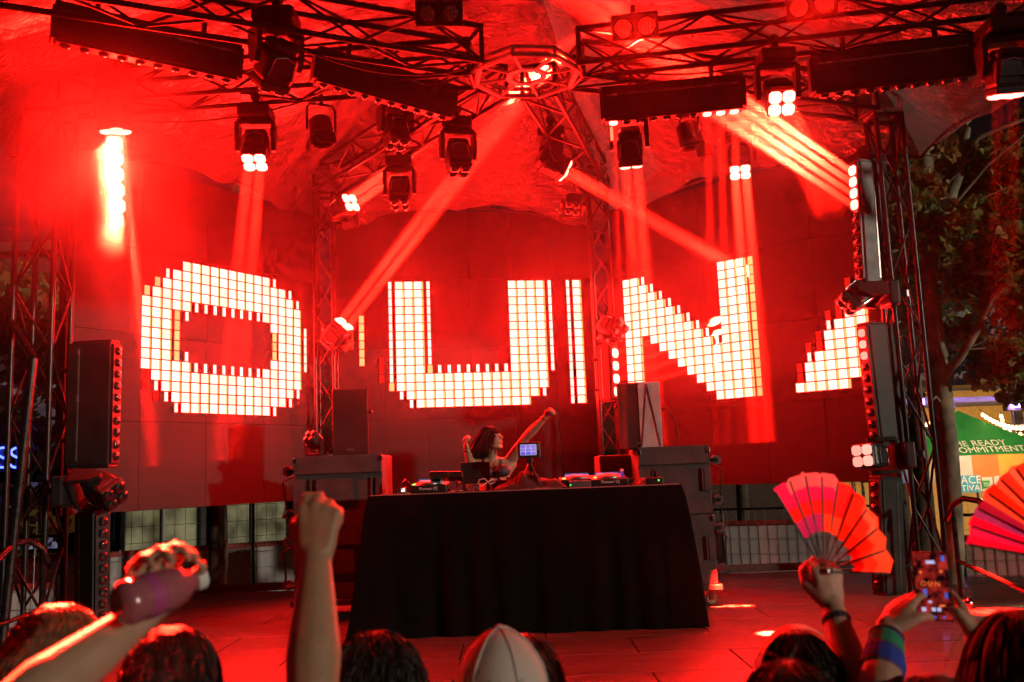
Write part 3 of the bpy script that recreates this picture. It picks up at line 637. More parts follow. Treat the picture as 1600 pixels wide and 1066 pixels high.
MB().box((X(630), 7.6, T0 + .03), (.05, .05, .05), bev=.008).build('base', SILV, t); MB().box((X(630), 7.57, T0 + .035), (.025, .006, .025)).build('light', LED_W, t)
MB().path([(X(622), 7.6, T0 + .01), (X(628), 7.6, T0 + .09), (X(634), 7.6, T0 + .12), (X(644), 7.6, T0 + .07), (X(652), 7.6, T0 + .02)], .004).build('wire_arm', CHROME, t)
t = gear('power_strip', 'black box with a green light at the right end of the table', 'power strip', X(1022), 7.58)
MB().box((X(1022), 7.58, T0 + .03), (.14, .08, .055), bev=.008).build('body', PLAST, t); MB().box((X(1028), 7.538, T0 + .035), (.012, .004, .012)).build('light', LED_G, t)
MB().path([(X(1012), 7.6, T0 + .05), (X(1010), 7.62, T0 + .13), (X(1020), 7.62, T0 + .15), (X(1026), 7.6, T0 + .1), (X(1028), 7.58, T0 + .05)], .006).build('plug_cable', RUBBER, t)
t = gear('drink_can', 'slim bottle with a blue glow of its own behind the player at the right of the table', 'bottle', X(976), 7.75)
MB().lathe([(.001, 0), (.028, 0), (.03, .01), (.03, .07), (.012, .10), (.012, .12), (.001, .121)], (X(976), 7.75, T0), n=14).build('bottle_body', mat('self-glowing blue bottle', (.05, .1, .6), .15, emit=(.05, .1, .9), es=.25), t, smooth=True)  # blue light is put into the bottle's material as emission
MB().lathe([(.014, .118), (.014, .135), (.001, .136)], (X(976), 7.75, T0), n=12).build('cap', WHITE, t)
t = gear('stage_box', 'flat grey box in the cable tangle right of the jacket', 'box', X(905), 7.52)
MB().box((X(905), 7.50, T0 + .03), (.17, .1, .055), bev=.006).build('case', mat('flat grey paint', (.09, .085, .1), .6), t); MB().box((X(890), 7.447, T0 + .025), (.01, .004, .01)).build('light', LED_G, t)

# ================================================================== LOUDSPEAKERS
GRILLE = mat('perforated grille', (.03, .028, .028), .55, .3, bump=.9, bscale=420)
CASTER = None
def caster(parent, p, ax, wheel):
    """swivel wheel on a plate, its fork pointing along ax"""
    p = Vector(p); ax = Vector(ax).normalized(); sd = ax.cross(Vector((0, 1, 0))); 
    if sd.length < .1: sd = ax.cross(Vector((1, 0, 0)))
    sd.normalize(); q = Matrix((sd, ax.cross(sd), ax)).transposed()
    c = obj('caster', MB().box(p + ax * .005 - TL(parent), (.1, .1, .01), q).mesh('plate', CHROME), parent)
    for s_ in (-1, 1): MB().box(p + ax * .045 + (ax.cross(sd)) * (.024 * s_), (.03, .006, .08), q).build('fork', CHROME, c)
    MB().tube(p + ax * .075 - ax.cross(sd) * .016, p + ax * .075 + ax.cross(sd) * .016, .045, n=18).build('wheel', wheel, c, smooth=False)
    return c
def TL(o):
    while o.parent: o = o.parent
    return o.location
WHEELR = mat('grey blue wheel', (.10, .10, .13), .5); WHEELY = mat('pale wheel', (.4, .38, .25), .5)
def sub_stack(label, x0, x1, yf, z_top, outer, grp):
    """two bass cabinets standing on a dolly; wheels of each cabinet stick out of its outer side"""
    t = thing('dolly', label + ' dolly on four pale wheels', 'dolly', ((x0 + x1) / 2, yf + .35, 0), 'dollies under the bass cabinets')
    MB().box(((x0 + x1) / 2, yf + .35, .165), (x1 - x0 + .06, .74, .05), bev=.008).build('board', mat('dolly board', (.05, .04, .035), .7), t)
    for x in (x0 + .06, x1 - .06):
        for y in (yf + .06, yf + .62): caster(t, (x, y, .14), (0, 0, -1), WHEELY)
    zz = .195; hh = (z_top - zz) / 2
    for k in range(2):
        z0 = zz + k * hh + .002 * k; t = thing('bass_cabinet', '%s grey bass cabinet with square ports, its side wheels showing' % (('lower ' if k == 0 else 'upper ') + label), 'loudspeaker', ((x0 + x1) / 2, yf + .35, z0), grp)
        w_ = x1 - x0; cx_ = (x0 + x1) / 2; z1 = z0 + hh - .004; zc_ = (z0 + z1) / 2
        # front baffle built around real port openings
        ports = [(-.30, .0), (.16, 0), (.27, 0)]
        MB().box((cx_, yf + .37, zc_), (w_, .66, z1 - z0), bev=.012).build('cabinet', GREYCAB, t)
        MB().box((cx_, yf + .03, zc_ + .19 * hh + .12), (w_ - .01, .03, .16)).build('baffle', GREYCAB, t)
        MB().box((cx_, yf + .03, zc_ - .24), (w_ - .01, .03, max(.05, z1 - z0 - .48))).build('baffle', GREYCAB, t)
        for (px_, pw) in ((-w_ / 2 + .05, .1), (-.03, w_ * .42), (w_ / 2 - .03, .06)):
            MB().box((cx_ + px_, yf + .029, zc_ + .01), (pw, .03, .2)).build('baffle', GREYCAB, t)
        for px_ in (-w_ * .33, w_ * .36):
            MB().box((cx_ + px_, yf + .05, zc_ + .01), (.16, .008, .2)).build('port_back', mat('port black', (.004, .004, .004), .9), t)
            MB().box((cx_ + px_ + .015, yf + .028, zc_ + .01), (.015, .02, .2)).build('port_bar', GREYCAB, t)
        for s_ in (-1, 1): MB().box((cx_ + s_ * (w_ / 2 - .012), yf + .012, z1 - .03), (.03, .02, .05), bev=.004).build('corner_guard', CHROME, t)
        so_ = x0 if outer < 0 else x1
        for z_ in (z0 + .12, z1 - .12):
            for y in (yf + .12, yf + .55): caster(t, (so_, y, z_), (outer, 0, 0), WHEELR)
        MB().path([(so_ + outer * .03, yf + .2, z1 - .16), (so_ + outer * .12, yf + .12, zc_ + .1), (so_ + outer * .09, yf + .1, zc_ - .12), (so_ + outer * .13, yf + .15, zc_ - .22), (so_ + outer * .02, yf + .2, z0 + .1)], .009).build('speaker_cable', RUBBER, t)
gb = 'grey bass cabinets'
sub_stack('left', at(458, 760, 8.3).x, at(597, 760, 8.3).x, 8.3, 1.44, -1, gb)
sub_stack('right', at(1000, 760, 8.35).x, at(1113, 760, 8.35).x, 8.35, 1.40, 1, gb)
def top_speaker(label, x0, x1, yf, z0, z1, white):
    t = thing('loudspeaker', label, 'loudspeaker', ((x0 + x1) / 2, yf + .2, z0), 'loudspeakers on top of the bass cabinets'); w_ = x1 - x0; cx_ = (x0 + x1) / 2
    MB().prism([(x0, yf + .03, z0), (x1, yf + .03, z0), (x1 - .06, yf + .36, z0), (x0 + .06, yf + .36, z0)], (0, 0, z1 - z0)).build('cabinet', BLACK, t)
    MB().box((cx_, yf + .014, (z0 + z1) / 2), (w_ - .01, .03, z1 - z0 - .01), bev=.01).build('grille', GRILLE, t)
    if white:
        MB().box((x1 - .10, yf - .008, (z0 + z1) / 2), (.20, .008, z1 - z0 - .01)).build('white_panel', mat('dull white board', (.55, .53, .55), .6, var=.2), t)
        for s_ in (0, 1):
            a0 = (x1 - .12, yf - .016, z1 - .02); a1 = (x1 - .19 + .17 * s_, yf - .016, z0 + .02); d = Vector(a1) - Vector(a0)
            MB().box((Vector(a0) + Vector(a1)) / 2, (.014, .004, d.length), d.to_track_quat('Z', 'Y').to_matrix()).build('strap', RUBBER, t)
        MB().path([(x1, yf + .1, z1 - .25), (x1 + .07, yf + .1, z1 - .24), (x1 + .15, yf + .12, z1 - .36), (x1 + .16, yf + .12, z0 + .1), (x1 + .12, yf + .12, z0 + .008)], .008).build('speaker_cable', RUBBER, t)
    for s_ in (-1, 1): MB().box((cx_ + s_ * (w_ / 2 - .02), yf + .2, (z0 + z1) / 2 + .1), (.05, .1, .03), bev=.01).build('handle', RUBBER, t)
    MB().box((cx_, yf - .002, z0 + .05), (.07, .004, .02)).build('badge', SILV, t)
top_speaker('tall black loudspeaker standing on the left bass cabinets', at(518, 650, 8.35).x, at(576, 650, 8.35).x, 8.35, 1.442, at(546, 607, 8.35).z, False)
top_speaker('loudspeaker with a white panel and two crossed straps on the right bass cabinets', at(966, 650, 8.45).x, at(1033, 650, 8.45).x, 8.45, 1.402, at(1000, 597, 8.45).z, True)
# third cabinet turned behind the table on the right
t = thing('bass_cabinet', 'grey bass cabinet half hidden behind the right end of the table', 'loudspeaker', (at(968, 760, 8.9).x, 9.2, 0), gb)
MB().box((at(968, 760, 8.9).x, 9.2, .68), (.36, .6, 1.36), bev=.012).build('cabinet', GREYCAB, t); MB().box((at(968, 760, 8.9).x, 8.893, .7), (.3, .012, 1.2)).build('grille', GRILLE, t)

# ================================================================== FENCES
WIRE = mat('galvanised wire', (.35, .34, .34), .4, .7); BOARD = mat('white fence board', (.62, .6, .6), .55, var=.18, scale=2)
def fence(label, A, B, z0, z1, zb, step, red=False, board=BOARD):
    A, B = Vector(A), Vector(B); d = (B - A); L = d.length; d.normalize(); n_ = Vector((d.y, -d.x, 0)); t = thing('mesh_fence', label, 'fence', (A.x, A.y, z0), 'wire mesh fences around the stage')
    U = lambda s, z, o=0: A + d * s + Vector((0, 0, z - A.z)) + n_ * o
    np_ = max(1, round(L / 2.2))
    for i in range(np_ + 1): MB().tube(U(L * i / np_, z0), U(L * i / np_, z1), .02).build('post', ALU, t)
    for z in (z0 + .08, z1): MB().tube(U(0, z), U(L, z), .016).build('rail', ALU, t)
    m = MB(); k = int(L / step)
    for i in range(1, k): m.tube(U(i * L / k, z0 + .08, .012), U(i * L / k, z1, .012), .003, n=4, cap=False)
    r_ = int((z1 - z0) / (step * 1.5))
    for j in range(1, r_): m.tube(U(0, z0 + j * (z1 - z0) / r_, .016), U(L, z0 + j * (z1 - z0) / r_, .016), .003, n=4, cap=False)
    m.build('wire_mesh', WIRE, t, kind='stuff')
    if zb:
        for i in range(np_):
            a_, b_ = L * i / np_ + .03, L * (i + 1) / np_ - .03; c = (U(a_, 0) + U(b_, 0)) / 2 - n_ * .03
            MB().box((c.x, c.y, (z0 + zb) / 2 + .03), (b_ - a_, .012, zb - z0 - .06), Matrix.Rotation(math.atan2(d.y, d.x), 3, 'Z')).build('board', board, t)
        MB().box(((A + B) / 2).xy.to_3d() + Vector((0, 0, zb + .03)) - n_ * .03, (L, .04, .07), Matrix.Rotation(math.atan2(d.y, d.x), 3, 'Z'), bev=.008).build('top_band', mat('red band', (.45, .05, .04), .5), t)
fence('wire fence with white boards behind the stage on the left', (-7.2, 10.9, 0), (-1.8, 13.6, 0), GZ, 1.35, .36, .13)
fence('wire fence with white boards behind the stage on the right', (.9, 13.2, 0), (4.6, 12.2, 0), GZ, .62, .40, .12)
PINK = mat('printed pink banner', (.62, .42, .40), .6, var=.35, scale=3)
for e_, c_ in zip(PINK.node_tree.nodes['Color Ramp'].color_ramp.elements, ((.16, .30, .08, 1), (.75, .5, .48, 1))): e_.color = c_
PINK.node_tree.nodes['Color Ramp'].color_ramp.elements[0].position = .42; PINK.node_tree.nodes['Color Ramp'].color_ramp.elements[1].position = .52
fence('wire fence with a pinkish banner beside the steps at the right edge', (4.55, 9.7, 0), (8.2, 8.6, 0), GZ, .62, .35, .10, board=PINK)
fence('wire fence with boards at the far left edge below the neon', (-9.0, 9.4, 0), (-4.9, 10.0, 0), GZ, .75, .2, .12)
# handrails of the steps
def handrail(label, pts):
    t = thing('handrail', label, 'handrail', (pts[0][0], pts[0][1], GZ), 'handrails of the stage steps')
    P_ = [Vector(p) for p in pts]; MB().path(P_, .024, n=10).build('rail', ALU, t, smooth=True)
    for p in (P_[1], P_[-2]): MB().tube((p.x, p.y, GZ), p, .022).build('post', ALU, t)
    a_, b_ = P_[1], P_[-2]; MB().tube(a_ - Vector((0, 0, .45)), b_ - Vector((0, 0, .45)), .018).build('mid_rail', ALU, t)
handrail('bent black handrail of the steps in front of the tree on the right', [at(1478, 815, 7.8), at(1488, 790, 7.8), at(1505, 779, 7.75), at(1530, 783, 7.6), at(1556, 800, 7.4), at(1600, 832, 7.1), at(1640, 862, 6.9)])
handrail('bent black handrail at the left edge of the stage', [at(75, 880, 7.2), at(68, 858, 7.2), at(45, 845, 7.1), at(20, 852, 7.0), at(-8, 880, 6.8), at(-30, 930, 6.7)])
# marker lamp on the stage edge, small flight case
t = thing('floor_lamp', 'small round floor lamp glinting at the foot of the tree on the right', 'lamp', atz(1512, 950, 0))
c = atz(1512, 950, 0); MB().lathe([(.001, 0), (.05, 0), (.05, .05), (.035, .08), (.001, .09)], c, n=14).build('dome', CHROME, t, smooth=True); MB().lathe([(.055, 0), (.06, .012), (.05, .015)], c, n=14).build('base', RUBBER, t)
# ================================================================== TREES
BARK = mat('mottled plane bark', (.34, .30, .20), .8, var=.55, scale=5, bump=.8, bscale=18)
BARKD = mat('dark rough bark', (.10, .07, .045), .9, var=.6, scale=7, bump=1.0, bscale=22)
def leaf_mat(name, cols):
    m = bpy.data.materials.new(name); m.use_nodes = True; nt = m.node_tree; b = nt.nodes['Principled BSDF']; out = nt.nodes['Material Output']
    at_ = nt.nodes.new('ShaderNodeAttribute'); at_.attribute_name = 'tone'
    rp = nt.nodes.new('ShaderNodeValToRGB'); rp.color_ramp.interpolation = 'LINEAR'
    for i, (p, c) in enumerate(cols):
        e = rp.color_ramp.elements[i] if i < 2 else rp.color_ramp.elements.new(p)
        e.position = p; e.color = (*c, 1)
    nt.links.new(at_.outputs['Fac'], rp.inputs[0]); nt.links.new(rp.outputs[0], b.inputs['Base Color']); b.inputs['Roughness'].default_value = .5
    t = nt.nodes.new('ShaderNodeBsdfTranslucent'); nt.links.new(rp.outputs[0], t.inputs[0]); mx = nt.nodes.new('ShaderNodeMixShader'); mx.inputs[0].default_value = .3
    nt.links.new(b.outputs[0], mx.inputs[1]); nt.links.new(t.outputs[0], mx.inputs[2]); nt.links.new(mx.outputs[0], out.inputs[0]); return m
LEAF_A = leaf_mat('autumn plane leaves', [(0, (.12, .20, .05)), (.45, (.20, .30, .08)), (.7, (.45, .26, .07)), (1, (.55, .2, .08))])
LEAF_D = leaf_mat('dark green leaves', [(0, (.02, .045, .015)), (1, (.06, .10, .035))])
def foliage(name, m, clusters, n, size, parent, r):
    """leaf blades scattered through clusters (centre, radius); every blade a small folded lobed leaf"""
    vs = []; fs = []; tone = []
    tot = sum(c[1] ** 2 for c in clusters)
    for c, rad in clusters:
        base = r.random()
        for _ in range(int(n * rad ** 2 / tot)):
            d = Vector((r.gauss(0, 1), r.gauss(0, 1), r.gauss(0, 1))).normalized() * rad * r.random() ** .45
            d.z *= .7; p = Vector(c) + d; s = size * r.uniform(.6, 1.25)
            q = Quaternion((r.gauss(0, 1), r.gauss(0, 1), r.gauss(0, 1), r.gauss(0, 1))).normalized()
            pts = [(0, 0, 0), (.42, .25, .10), (.28, .55, .06), (.5, .85, .08), (0, 1.15, -.05), (-.5, .85, .08), (-.28, .55, .06), (-.42, .25, .10)]
            k = len(vs); vs += [tuple(p + q @ (Vector(a) * s)) for a in pts]
            fs += [(k, k + 1, k + 2), (k, k + 2, k + 4), (k + 2, k + 3, k + 4), (k, k + 4, k + 6), (k + 4, k + 5, k + 6), (k, k + 6, k + 7)]
            tone += [min(1, max(0, base * .55 + r.random() * .5))] * 6
    me = bpy.data.meshes.new(name); org = parent.location if parent else Vector((0, 0, 0))
    V = np.array(vs) - np.array(org); me.from_pydata(V.tolist(), [], fs); me.materials.append(m)
    a = me.attributes.new('tone', 'FLOAT', 'FACE'); a.data.foreach_set('value', tone)
    o = obj(name, me, parent); o['kind'] = 'stuff'; return o
def limb(pts, r0, r1, wob=.04, seed=0):
    P = [Vector(p) for p in pts]; out = []; n = 6
    for i in range(len(P) - 1):
        for k in range(n): out.append(P[i].lerp(P[i + 1], k / n))
    out.append(P[-1]); N_ = len(out)
    out = [p + Vector((NZ.noise(p * 2 + Vector((seed, 0, 0))), NZ.noise(p * 2 + Vector((0, seed, 5))), 0)) * wob for p in out]
    return out, [r0 + (r1 - r0) * i / (N_ - 1) for i in range(N_)]
r_ = random.Random(3)
tr = thing('plane_tree', 'tree with a pale mottled trunk in front of the green tent on the right', 'tree', atz(1500, 930, 0) * 1 + Vector((.15, .8, GZ)))
base = tr.location.copy(); Yt = base.y
def T(px, py, dy=0): return at(px, py, Yt + dy)
m = MB(); p, r = limb([base, T(1490, 860), T(1482, 700), T(1468, 560), T(1446, 430), T(1442, 300, .1), T(1450, 150, .2), T(1460, -40, .3)], .112, .07, .02, 1); m.path(p, r, 12); m.build('trunk', BARK, tr, smooth=True)
br_ = [([T(1470, 600), T(1500, 560, -.2), T(1545, 470, -.4), T(1600, 420, -.6), T(1680, 380, -.8)], .05, .015), ([T(1448, 440), T(1475, 340, .2), T(1500, 270, .3), T(1512, 190, .4), T(1520, 90, .5)], .075, .04), ([T(1500, 270, .3), T(1530, 215, .2), T(1580, 195, .1), T(1660, 170, 0)], .035, .015),
       ([T(1482, 330, .2), T(1540, 260, .0), T(1600, 210, -.2)], .02, .008), ([T(1446, 430), T(1425, 370, -.2), T(1405, 330, -.3)], .02, .008), ([T(1462, 520), T(1520, 520, .3), T(1590, 540, .5), T(1660, 530, .7)], .025, .01), ([T(1450, 380), T(1510, 350, -.3), T(1570, 355, -.5), T(1640, 330, -.7)], .03, .01), ([T(1478, 640), T(1460, 620, -.1), T(1440, 640, -.2)], .012, .006)]
for a_, r0, r1 in br_:
    m = MB(); p, r = limb(a_, r0, r1, .05, r0 * 50); m.path(p, r, 8); m.build('branch', BARK, tr, smooth=True)
cl = []
for px, py, dy, rad in ((1440, 330, 0, .22), (1480, 370, -.3, .25), (1540, 340, -.3, .30), (1600, 330, -.4, .35), (1570, 420, -.4, .32), (1520, 450, -.2, .28), (1600, 480, -.3, .35), (1560, 560, 0, .32), (1610, 600, .2, .34), (1500, 520, .2, .2), (1420, 270, .2, .2), (1460, 240, .3, .25), (1540, 250, .4, .35), (1600, 250, .3, .4), (1420, 420, .3, .18), (1435, 500, .4, .2), (1660, 400, 0, .4), (1650, 200, .3, .45), (1575, 300, .8, .4), (1500, 430, .9, .3), (1640, 560, .4, .4), (1410, 350, -.2, .14), (1490, 300, .8, .3), (1415, 310, -.3, .16), (1425, 380, -.3, .16), (1450, 290, -.3, .18), (1530, 400, -.4, .2), (1590, 380, -.6, .22), (1540, 590, -.1, .18), (1590, 560, -.3, .22), (1500, 340, -.5, .18)):
    cl.append((T(px, py, dy), rad))
foliage('crown', LEAF_A, cl, 10500, .088, tr, r_)
# twigs
m = MB()
for k in range(60):
    c, rad = cl[k % len(cl)]; a_ = c + Vector((r_.uniform(-1, 1), r_.uniform(-1, 1), r_.uniform(-.6, .6))) * rad; m.path([a_, a_ + Vector((r_.uniform(-.2, .2), r_.uniform(-.2, .2), r_.uniform(-.1, .15))), a_ + Vector((r_.uniform(-.4, .4), r_.uniform(-.4, .4), r_.uniform(-.1, .3)))], [.008, .005, .003], 5)
m.build('twigs', BARK, tr, kind='stuff')
def far_tree(label, x, y, h, rad, n, lm_=LEAF_D, seed=1, trunk=.16, zc=None):
    r_ = random.Random(seed); t = thing('leafy_tree', label, 'tree', (x, y, GZ), 'trees behind the stage')
    m = MB(); p, r = limb([(x, y, GZ), (x + .1, y, GZ + h * .4), (x - .1, y, GZ + h * .9)], trunk, trunk * .4, .08, seed); m.path(p, r, 9); m.build('trunk', BARKD, t, smooth=True)
    for k in range(6):
        a_ = R(60 * k + seed * 20); q = Vector((x, y, GZ + h * (.45 + .06 * k))); m = MB(); p, r = limb([q, q + Vector((math.cos(a_), math.sin(a_), .5)) * rad * .45, q + Vector((math.cos(a_), math.sin(a_), .7)) * rad * .85], trunk * .35, .015, .08, k); m.path(p, r, 6); m.build('limb', BARKD, t, smooth=True)
    cl = [(Vector((x + r_.gauss(0, .45) * rad, y + r_.gauss(0, .4) * rad, GZ + h * .62 + r_.gauss(0, .22) * h * .6)), rad * r_.uniform(.25, .45)) for _ in range(16)]
    foliage('crown', lm_, cl, n, .17, t, r_); return t
far_tree('dark leafy tree beyond the fence at the far right', 15.5, 20, 6.5, 2.6, 3500, LEAF_D, 11)
far_tree('dark leafy tree behind the green tent', 9.0, 22, 8, 3.2, 3500, LEAF_D, 12)
far_tree('dark leafy tree behind the left tower', -8.2, 13.5, 6.0, 2.2, 3000, LEAF_A, 13)
far_tree('dim tree standing far left beyond the neon sign', -12.5, 19, 7, 3, 2500, LEAF_D, 14)
far_tree('dark tree rising behind the right tower and the tent edge', 6.2, 14.5, 7.5, 2.4, 3500, LEAF_D, 15)
def bare_trunk(label, px, Y, w_):
    c = at(px, 860, Y); t = thing('tree_trunk', label, 'tree', (c.x, c.y, GZ), 'bare trunks behind the stage')
    m = MB(); p, r = limb([(c.x, Y, GZ), (c.x, Y, .5), (c.x + .05, Y, 2.2), (c.x + .15, Y + .2, 5)], w_, w_ * .7, .03, px); m.path(p, r, 12); m.build('trunk', BARKD, t, smooth=True)
    m = MB(); p, r = limb([(c.x + .05, Y, 2.4), (c.x - .6, Y + .4, 3.6), (c.x - 1.2, Y + .5, 4.8)], w_ * .5, w_ * .2, .05, px); m.path(p, r, 8); m.build('limb', BARKD, t, smooth=True)
bare_trunk('rough brown trunk below the left screen, between two fence boards', 340, 11.25, .125)
bare_trunk('thin pale trunk seen through the fence behind the right cabinets', 1166, 15.0, .11)

# ================================================================== BUILDINGS AND STALLS BEHIND
def pane_mat(name, c0, c1, e):
    m = bpy.data.materials.new(name); m.use_nodes = True; nt = m.node_tree; b = nt.nodes['Principled BSDF']
    tc = nt.nodes.new('ShaderNodeTexCoord'); n = nt.nodes.new('ShaderNodeTexNoise'); n.inputs['Scale'].default_value = 1.6; n.inputs['Detail'].default_value = 5; nt.links.new(tc.outputs['Object'], n.inputs[0])
    rp = nt.nodes.new('ShaderNodeValToRGB'); rp.color_ramp.elements[0].position = .35; rp.color_ramp.elements[1].position = .68; rp.color_ramp.elements[0].color = (*c0, 1); rp.color_ramp.elements[1].color = (*c1, 1)
    nt.links.new(n.outputs[0], rp.inputs[0]); nt.links.new(rp.outputs[0], b.inputs['Emission Color']); b.inputs['Emission Strength'].default_value = e; b.inputs['Base Color'].default_value = (.03, .03, .03, 1); b.inputs['Roughness'].default_value = .1; m.cycles.emission_sampling = 'NONE'; return m
PANE = pane_mat('lit shop window', (.05, .04, .02), (.34, .30, .15), .55); PANE2 = pane_mat('dim lit window', (.03, .02, .03), (.14, .10, .08), .8); PANEB = pane_mat('bluish lit window', (.05, .05, .10), (.35, .35, .5), .6)
def building(label, x0, x1, y, z1, wallm, cols, rows, zb, hw, pm_, sign=None):
    t = thing('building', label, 'building', ((x0 + x1) / 2, y, GZ)); w_ = x1 - x0
    MB().box(((x0 + x1) / 2, y + 2, (GZ + z1) / 2), (w_, 4, z1 - GZ)).build('wall', wallm, t)
    MB().box(((x0 + x1) / 2, y - .1, z1 + .1), (w_ + .3, .5, .25), bev=.02).build('cornice', wallm, t)
    for i in range(cols):
        for j in range(rows):
            cx = x0 + w_ * (i + .5) / cols; z = zb + j * (hw + .55) + hw / 2; ww = w_ / cols * .84
            f = MB(); 
            for a_, b_, c_, d_ in ((0, hw / 2, ww, .07), (0, -hw / 2, ww, .07), (-ww / 2, 0, .07, hw), (ww / 2, 0, .07, hw), (0, 0, .05, hw)): f.box((cx + a_, y - .04, z + b_), (c_, .1, d_))
            f = f.build('window', BLACKM, t); MB().box((cx, y - .02, z), (ww - .06, .02, hw - .06)).build('pane', pm_[(i * 3 + j) % len(pm_)], f)
    return t
CONC = mat('dim concrete', (.12, .11, .10), .8, var=.3, scale=1, bump=.3); BRICKD = mat('dark brick wall', (.10, .06, .05), .85, var=.3)
building('low building with lit shop windows seen behind the left fence', -9.0, 1.0, 21, 3.2, CONC, 5, 1, -.6, 2.4, [PANE, PANE, PANE2])
building('dark building far at the left edge under the blue neon', -26, -11.5, 24, 7.5, BRICKD, 6, 2, -.3, 2.0, [PANEB, PANE2, PANE2])
building('dark building beyond the trees on the right', 6.5, 26, 32, 9, BRICKD, 8, 3, 1.0, 1.6, [PANE2, PANEB, PANE2, PANE2])
# neon S S
for k, (px, lab) in enumerate(((4, 'blue neon letter cut by the left edge of the photo'), (27, 'blue neon letter S beside the left tower'))):
    c = at(px, 715, 14.0); t = thing('neon_sign', lab, 'neon sign', c - Vector((0, 0, .2)), 'blue neon letters')
    pts = [(.11, .12), (.06, .165), (-.03, .17), (-.095, .12), (-.08, .05), (0, .0), (.08, -.05), (.095, -.12), (.03, -.17), (-.06, -.165), (-.11, -.12)]
    P_ = [Vector((c.x + x * .95, c.y, c.z + z * .85)) for x, z in pts]; sm = []
    for i in range(len(P_) - 1):
        a0, a1, a2, a3 = P_[max(0, i - 1)], P_[i], P_[i + 1], P_[min(len(P_) - 1, i + 2)]
        for q in range(4): u = q / 4; sm.append(.5 * ((2 * a1) + (a2 - a0) * u + (2 * a0 - 5 * a1 + 4 * a2 - a3) * u * u + (3 * a1 - a0 - 3 * a2 + a3) * u ** 3))
    sm.append(P_[-1]); MB().path(sm, .017, 8).build('tube', glow('blue neon', (.35, .6, 6)), t, smooth=True)
    MB().box((c.x, c.y + .06, c.z), (.34, .03, .42)).build('backing', mat('neon backing', (.02, .02, .06), .5), t)
nb = thing('sign_post', 'dark wall panel carrying the blue neon letters', 'sign panel', (at(10, 715, 14.1).x, 14.16, GZ)); c = at(10, 715, 14.1)
MB().box((c.x - .2, 14.17, c.z + .1), (1.6, .06, .9)).build('panel', mat('dark violet panel', (.05, .04, .07), .6), nb)
for s_ in (-.9, .5): MB().tube((c.x + s_, 14.2, GZ), (c.x + s_, 14.2, c.z), .03).build('post', ALU, nb)
# market tents
def tent(label, A, w_, d_, ze, zp, colm, valm, words=None, rot=0):
    A = Vector(A); t = thing('market_tent', label, 'tent', (A.x, A.y, GZ), 'market tents'); t.rotation_euler.z = rot; h = [(-w_ / 2, -d_ / 2), (w_ / 2, -d_ / 2), (w_ / 2, d_ / 2), (-w_ / 2, d_ / 2)]
    ze -= GZ; zp -= GZ
    for k in range(4):
        a_, b_ = h[k], h[(k + 1) % 4]; P = []
        for i in range(11):
            u = i / 10; e = Vector((a_[0] + (b_[0] - a_[0]) * u, a_[1] + (b_[1] - a_[1]) * u, ze)); P.append([Vector(e).lerp(Vector((0, 0, zp)), v / 8) - Vector((0, 0, .10 * math.sin(math.pi * v / 8) * (1 - .4 * abs(2 * u - 1)))) for v in range(9)])
        MB().grid(P).build('roof_panel', colm, t, smooth=True, world=False)
        n = len(valm)
        for i in range(n):
            u0, u1 = i / n, (i + 1) / n; p0 = Vector((a_[0] + (b_[0] - a_[0]) * u0, a_[1] + (b_[1] - a_[1]) * u0, ze - .005)) * 1.0; p1 = Vector((a_[0] + (b_[0] - a_[0]) * u1, a_[1] + (b_[1] - a_[1]) * u1, ze - .005))
            mid = (p0 + p1) / 2; wv = Vector((p1.y - p0.y, p0.x - p1.x, 0)).normalized() * .02
            MB().grid([[p, p + s_ - Vector((0, 0, .22)) , p - Vector((0, 0, .44))] for p, s_ in ((p0, wv * 0), (mid, wv), (p1, wv * 0))]).build('valance', valm[i], t, smooth=True, world=False)
    for x, y in h: MB().tube((x * .98, y * .98, 0), (x * .98, y * .98, ze), .03).build('pole', ALUB, t, world=False)
    return t
def flat(n, c): return mat(n, c, .6, var=.08)
RB = [flat('pale cloth', (.75, .6, .58)), flat('orange cloth', (.75, .22, .05)), flat('amber cloth', (.75, .42, .06)), flat('lime cloth', (.45, .6, .06)), flat('green cloth', (.06, .45, .12)), flat('blue cloth', (.08, .25, .6)), flat('violet cloth', (.3, .1, .5))]
c = at(1498, 708, 16.5)
gt = tent('green festival tent with white lettering and a rainbow valance on the right', (c.x + .45, 17.3, 0), 3.3, 1.6, at(1500, 712, 16.5).z, at(1492, 642, 17.3).z, flat('green tent cloth', (.03, .30, .07)), [RB[5], flat('sand cloth', (.5, .45, .3))] + RB[0:5])
wm = flat('lettering white', (.85, .85, .82))
ze_ = at(1500, 712, 16.5).z - GZ; zp_ = at(1492, 642, 17.3).z - GZ; slope = Vector((0, .8, zp_ - ze_)).normalized()
for txt, kk, dx in (('COMMITMENT', .05, .10), ('THE', .25, -.36), ('READY', .25, .20)):
    o = obj('lettering', text_mesh(txt, .2, wm), gt); x = Vector((1, 0, 0)); zz = x.cross(slope); p = Vector((dx, -.8, ze_)) + slope * (kk * 1.05) + zz * .03
    o.matrix_local = Matrix.Translation(p - Vector((0, 0, .015 if kk < .2 else .05))) @ Matrix((x, slope, zz)).transposed().to_4x4()
tent('small yellow tent at the far left edge behind the fence', at(12, 790, 17) .to_3d() * 1, 2.2, 2.2, at(10, 800, 16).z, at(18, 752, 17).z, flat('yellow tent cloth', (.6, .38, .03)), [flat('yellow tent cloth', (.6, .38, .03))] * 3)
t2 = tent('white peaked tent left of the green tent, behind the right tower', (at(1400, 700, 20).x, 20.5, 0), 2.6, 2.6, at(1420, 705, 19.2).z, at(1424, 655, 20.5).z, flat('white tent cloth', (.6, .6, .56)), RB[3:6])
